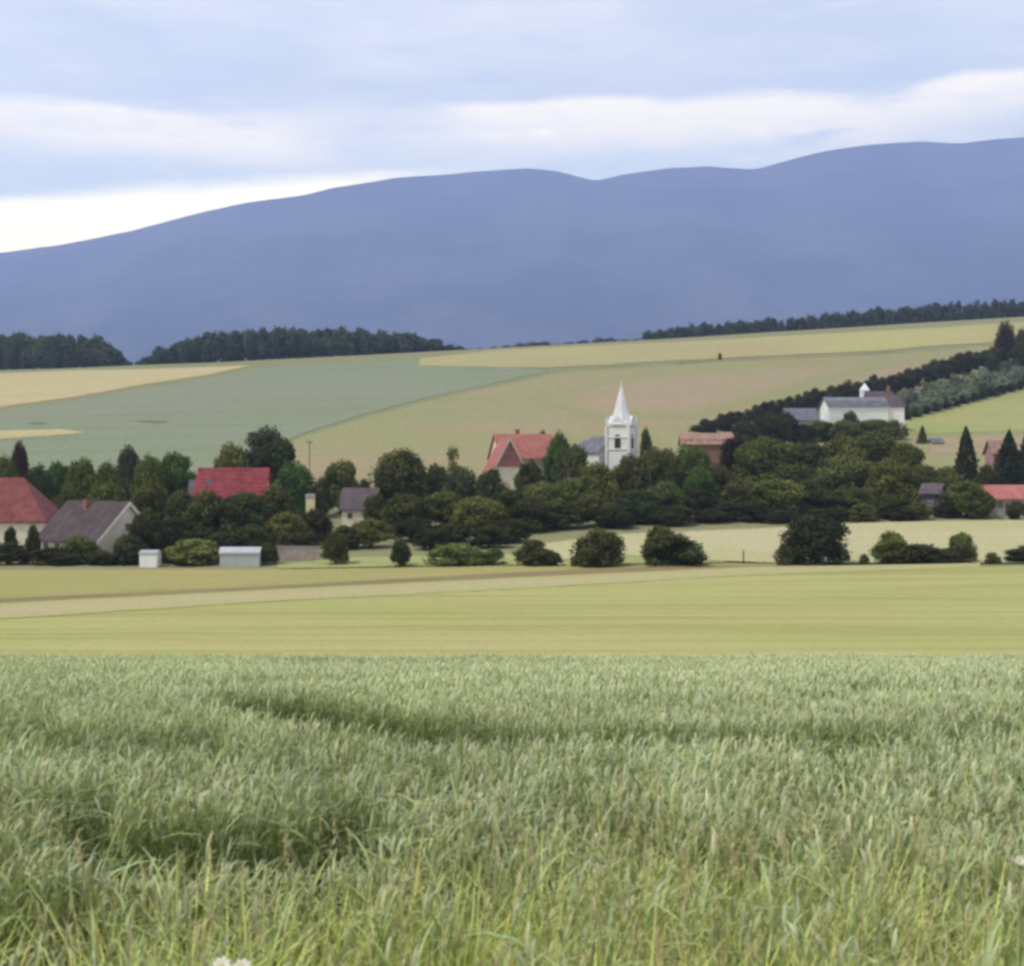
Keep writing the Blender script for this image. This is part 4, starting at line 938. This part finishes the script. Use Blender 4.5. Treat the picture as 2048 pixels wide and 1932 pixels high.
def wheat(acc, X, Y, lod):
    o = openness(X, Y); edge_ = 41.2+1.6*(fbm(X*.5, 0*X, 91, 3)-.45)+.4*rng.random(len(X)); keep = (rng.random(len(X)) > o*.9) & (Y < edge_); X, Y, o = X[keep], Y[keep], o[keep]
    n = len(X)
    g = H(X, Y); hv = .90+.16*(fbm(X/1.3, Y/1.3, 41, 3)-.45)*1.3+rng.normal(size=n)*.055
    Hh = (CH*hv*(1-.6*np.minimum(o*1.2, 1)))
    P = np.stack([X, Y, g-.02], -1)
    an = rng.random(n)*6.283; d = np.stack([np.cos(an), np.sin(an)], -1)*.8+wind*.7; d = d/np.linalg.norm(d, axis=1, keepdims=True)
    # broad patches where the crop is greener or greyer
    pt = fbm(X/2.2, Y/3.2, 52, 3)[:, None]*1.0-.45
    sc_ = 1+.35*pt
    gap_shade = np.clip(o*1.3+.25*(o > .02), 0, 1)[:, None]*np.array([[.74, .69, .80]])
    sc_ = sc_*(1-gap_shade)          # shade of the wheel tracks and thin spots, painted into the plant colour
    earL = .075+rng.random(n)*.03
    stem = Hh-earL
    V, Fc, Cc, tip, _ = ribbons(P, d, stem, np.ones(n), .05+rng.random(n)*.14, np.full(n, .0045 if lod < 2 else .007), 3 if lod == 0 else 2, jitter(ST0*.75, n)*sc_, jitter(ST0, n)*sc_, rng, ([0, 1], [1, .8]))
    acc.add(V, Fc, Cc)
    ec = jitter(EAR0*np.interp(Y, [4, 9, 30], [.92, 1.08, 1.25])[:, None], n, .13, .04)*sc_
    for kx in range(2 if lod < 2 else 1):
        dd = d if kx == 0 else np.stack([-d[:, 1], d[:, 0]], -1)
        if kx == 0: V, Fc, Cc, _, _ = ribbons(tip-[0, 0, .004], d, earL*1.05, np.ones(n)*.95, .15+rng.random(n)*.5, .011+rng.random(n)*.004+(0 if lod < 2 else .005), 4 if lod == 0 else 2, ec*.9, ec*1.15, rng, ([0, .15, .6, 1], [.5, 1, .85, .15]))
        else:
            V, Fc, Cc, _, _ = ribbons(tip-[0, 0, .004], d, earL*1.05, np.ones(n)*.95, .15+0*an+rng.random(n)*.5, .012+rng.random(n)*.005, 4 if lod == 0 else 2, ec*.8, ec*1.05, rng, ([0, .15, .6, 1], [.5, 1, .85, .15]))
        acc.add(V, Fc, Cc)
    for q in range({0: 6, 1: 4, 2: 2}[lod]):
        f = (rng.random(n)*(.5 if q < 3 else .35)+(.38 if q < 3 else .12)) if q else np.full(n, .82)
        an2 = rng.random(n)*6.283; d2 = np.stack([np.cos(an2), np.sin(an2)], -1)+wind*.5; d2 /= np.linalg.norm(d2, axis=1, keepdims=True)
        base = P.copy(); base[:, 2] += stem*f; base[:, :2] += d*(stem*.1*f**1.8)[:, None]
        l = .14+rng.random(n)*.16
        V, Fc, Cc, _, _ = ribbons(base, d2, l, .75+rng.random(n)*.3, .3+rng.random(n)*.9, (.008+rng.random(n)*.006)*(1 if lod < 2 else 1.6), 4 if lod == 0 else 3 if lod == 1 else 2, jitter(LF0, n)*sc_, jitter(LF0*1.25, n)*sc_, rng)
        acc.add(V, Fc, Cc)
A0 = Acc()
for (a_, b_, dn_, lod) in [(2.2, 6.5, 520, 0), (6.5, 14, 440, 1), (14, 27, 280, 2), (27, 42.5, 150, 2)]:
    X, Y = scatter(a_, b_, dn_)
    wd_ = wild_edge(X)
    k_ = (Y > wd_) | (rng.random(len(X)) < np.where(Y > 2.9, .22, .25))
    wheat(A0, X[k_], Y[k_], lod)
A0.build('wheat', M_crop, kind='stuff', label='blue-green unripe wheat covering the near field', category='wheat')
# wild grasses in the nearest strip
A1 = Acc()
X, Y = scatter(2.0, 7.2, 620)
k_ = (rng.random(len(X)) < np.clip((wild_edge(X)+1.0-Y)/1.6, 0, 1)*(.75+.25*(X > -.2)))
X, Y = X[k_], Y[k_]; o = openness(X, Y); k_ = rng.random(len(X)) > o; X, Y = X[k_], Y[k_]; n = len(X)
P = np.stack([X, Y, H(X, Y)-.02], -1)
pt = fbm(X/.5, Y/.5, 61, 3)[:, None]-.45
for q in range(3):
    an = rng.random(n)*6.283; d = np.stack([np.cos(an), np.sin(an)], -1)+wind*.4; d /= np.linalg.norm(d, axis=1, keepdims=True)
    L = (.50+.34*rng.random(n))*(1+.25*pt[:, 0]*2)
    cg = np.where(rng.random((n, 1)) < .35, jitter(np.array([.60, .60, .22]), n, .14), jitter(np.array([.45, .52, .18]), n, .2))*(1+.5*pt)
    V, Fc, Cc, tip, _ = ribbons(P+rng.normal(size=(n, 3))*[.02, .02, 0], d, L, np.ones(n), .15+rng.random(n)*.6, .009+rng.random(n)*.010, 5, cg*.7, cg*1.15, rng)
    A1.add(V, Fc, Cc)
sel = rng.random(n) < .16; Ps, n2 = P[sel], int(sel.sum())
an = rng.random(n2)*6.283; d = np.stack([np.cos(an), np.sin(an)], -1)
V, Fc, Cc, tip, _ = ribbons(Ps, d, .72+.28*rng.random(n2), np.ones(n2), .1+rng.random(n2)*.2, np.full(n2, .004), 4, jitter(np.array([.3, .3, .15]), n2), jitter(np.array([.4, .36, .22]), n2), rng, ([0, 1], [1, .7]))
A1.add(V, Fc, Cc)
for q in range(9):
    an = rng.random(n2)*6.283; d = np.stack([np.cos(an), np.sin(an)], -1); pb = tip-np.array([0, 0, 1.])*(.012*q)
    V, Fc, Cc, _, _ = ribbons(pb, d, .03+.025*rng.random(n2), np.ones(n2)*.7, .2+rng.random(n2)*.5, np.full(n2, .007), 2, jitter(np.array([.36, .34, .17]), n2), jitter(np.array([.44, .40, .22]), n2), rng, ([0, .5, 1], [.5, 1, .2]))
    A1.add(V, Fc, Cc)
A1.build('wild_grass', M_crop, kind='stuff', label='yellow-green wild grass with seed heads along the edge of the field', category='grass')
# white flowers
M_petal = plain('white_petal', (.6, .62, .52), .6, .04, 20)
def flower(x, y, Y, label, size=.022):
    X = PX(x, Y); z = PZ(y, Y); e = link('white_flower', None, None, label=label, category='flower', group='white flowers in the grass')
    g = float(H(X, Y)); e.location = (X, Y, g); h = z-g
    bm = bmesh.new(); bmesh.ops.create_cone(bm, segments=6, radius1=.003, radius2=.002, depth=h, cap_ends=True, matrix=Matrix.Translation((0, 0, h/2))); bm_obj('stem', bm, plain('flower_stem', (.18, .26, .09)), e)
    bm = bmesh.new(); tilt = Matrix.Translation((0, 0, h)) @ Matrix.Rotation(R(50), 4, 'X')
    for i in range(9):
        r_ = Matrix.Rotation(R(40*i), 4, 'Z'); p = [(.004, -.003, 0), (size*.6, -size*.24, .004), (size, 0, .001), (size*.6, size*.24, .004), (.004, .003, 0)]
        bm.faces.new([bm.verts.new(tilt @ r_ @ Vector(q)) for q in p])
    bm_obj('petals', bm, M_petal, e)
    bm = bmesh.new(); bmesh.ops.create_uvsphere(bm, u_segments=8, v_segments=6, radius=size*.25, matrix=tilt); bm_obj('flower_centre', bm, plain('yellow_centre', (.6, .45, .05)), e)
flower(444, 1934, 2.75, 'white flower at the bottom edge of the grass, left one of two')
flower(484, 1937, 2.8, 'white flower at the bottom edge of the grass, right one of two')
flower(2040, 1722, 3.6, 'lone white flower high in the grass by the right frame edge', .015)

# ------------------------------------------------------------------ haze
bm = bmesh.new(); box(bm, -15000, 15000, -700, 14400, -14, 3500)
m = bpy.data.materials.new('haze_air'); m.use_nodes = True; m.node_tree.nodes.clear()
pv = m.node_tree.nodes.new('ShaderNodeVolumePrincipled'); mo = m.node_tree.nodes.new('ShaderNodeOutputMaterial')
m.node_tree.links.new(pv.outputs[0], mo.inputs['Volume'])
pv.inputs['Color'].default_value = (.41, .53, 1.0, 1); pv.inputs['Density'].default_value = 1.12e-4; pv.inputs['Anisotropy'].default_value = 0.0
hz = bm_obj('haze', bm, m, None, kind='stuff')
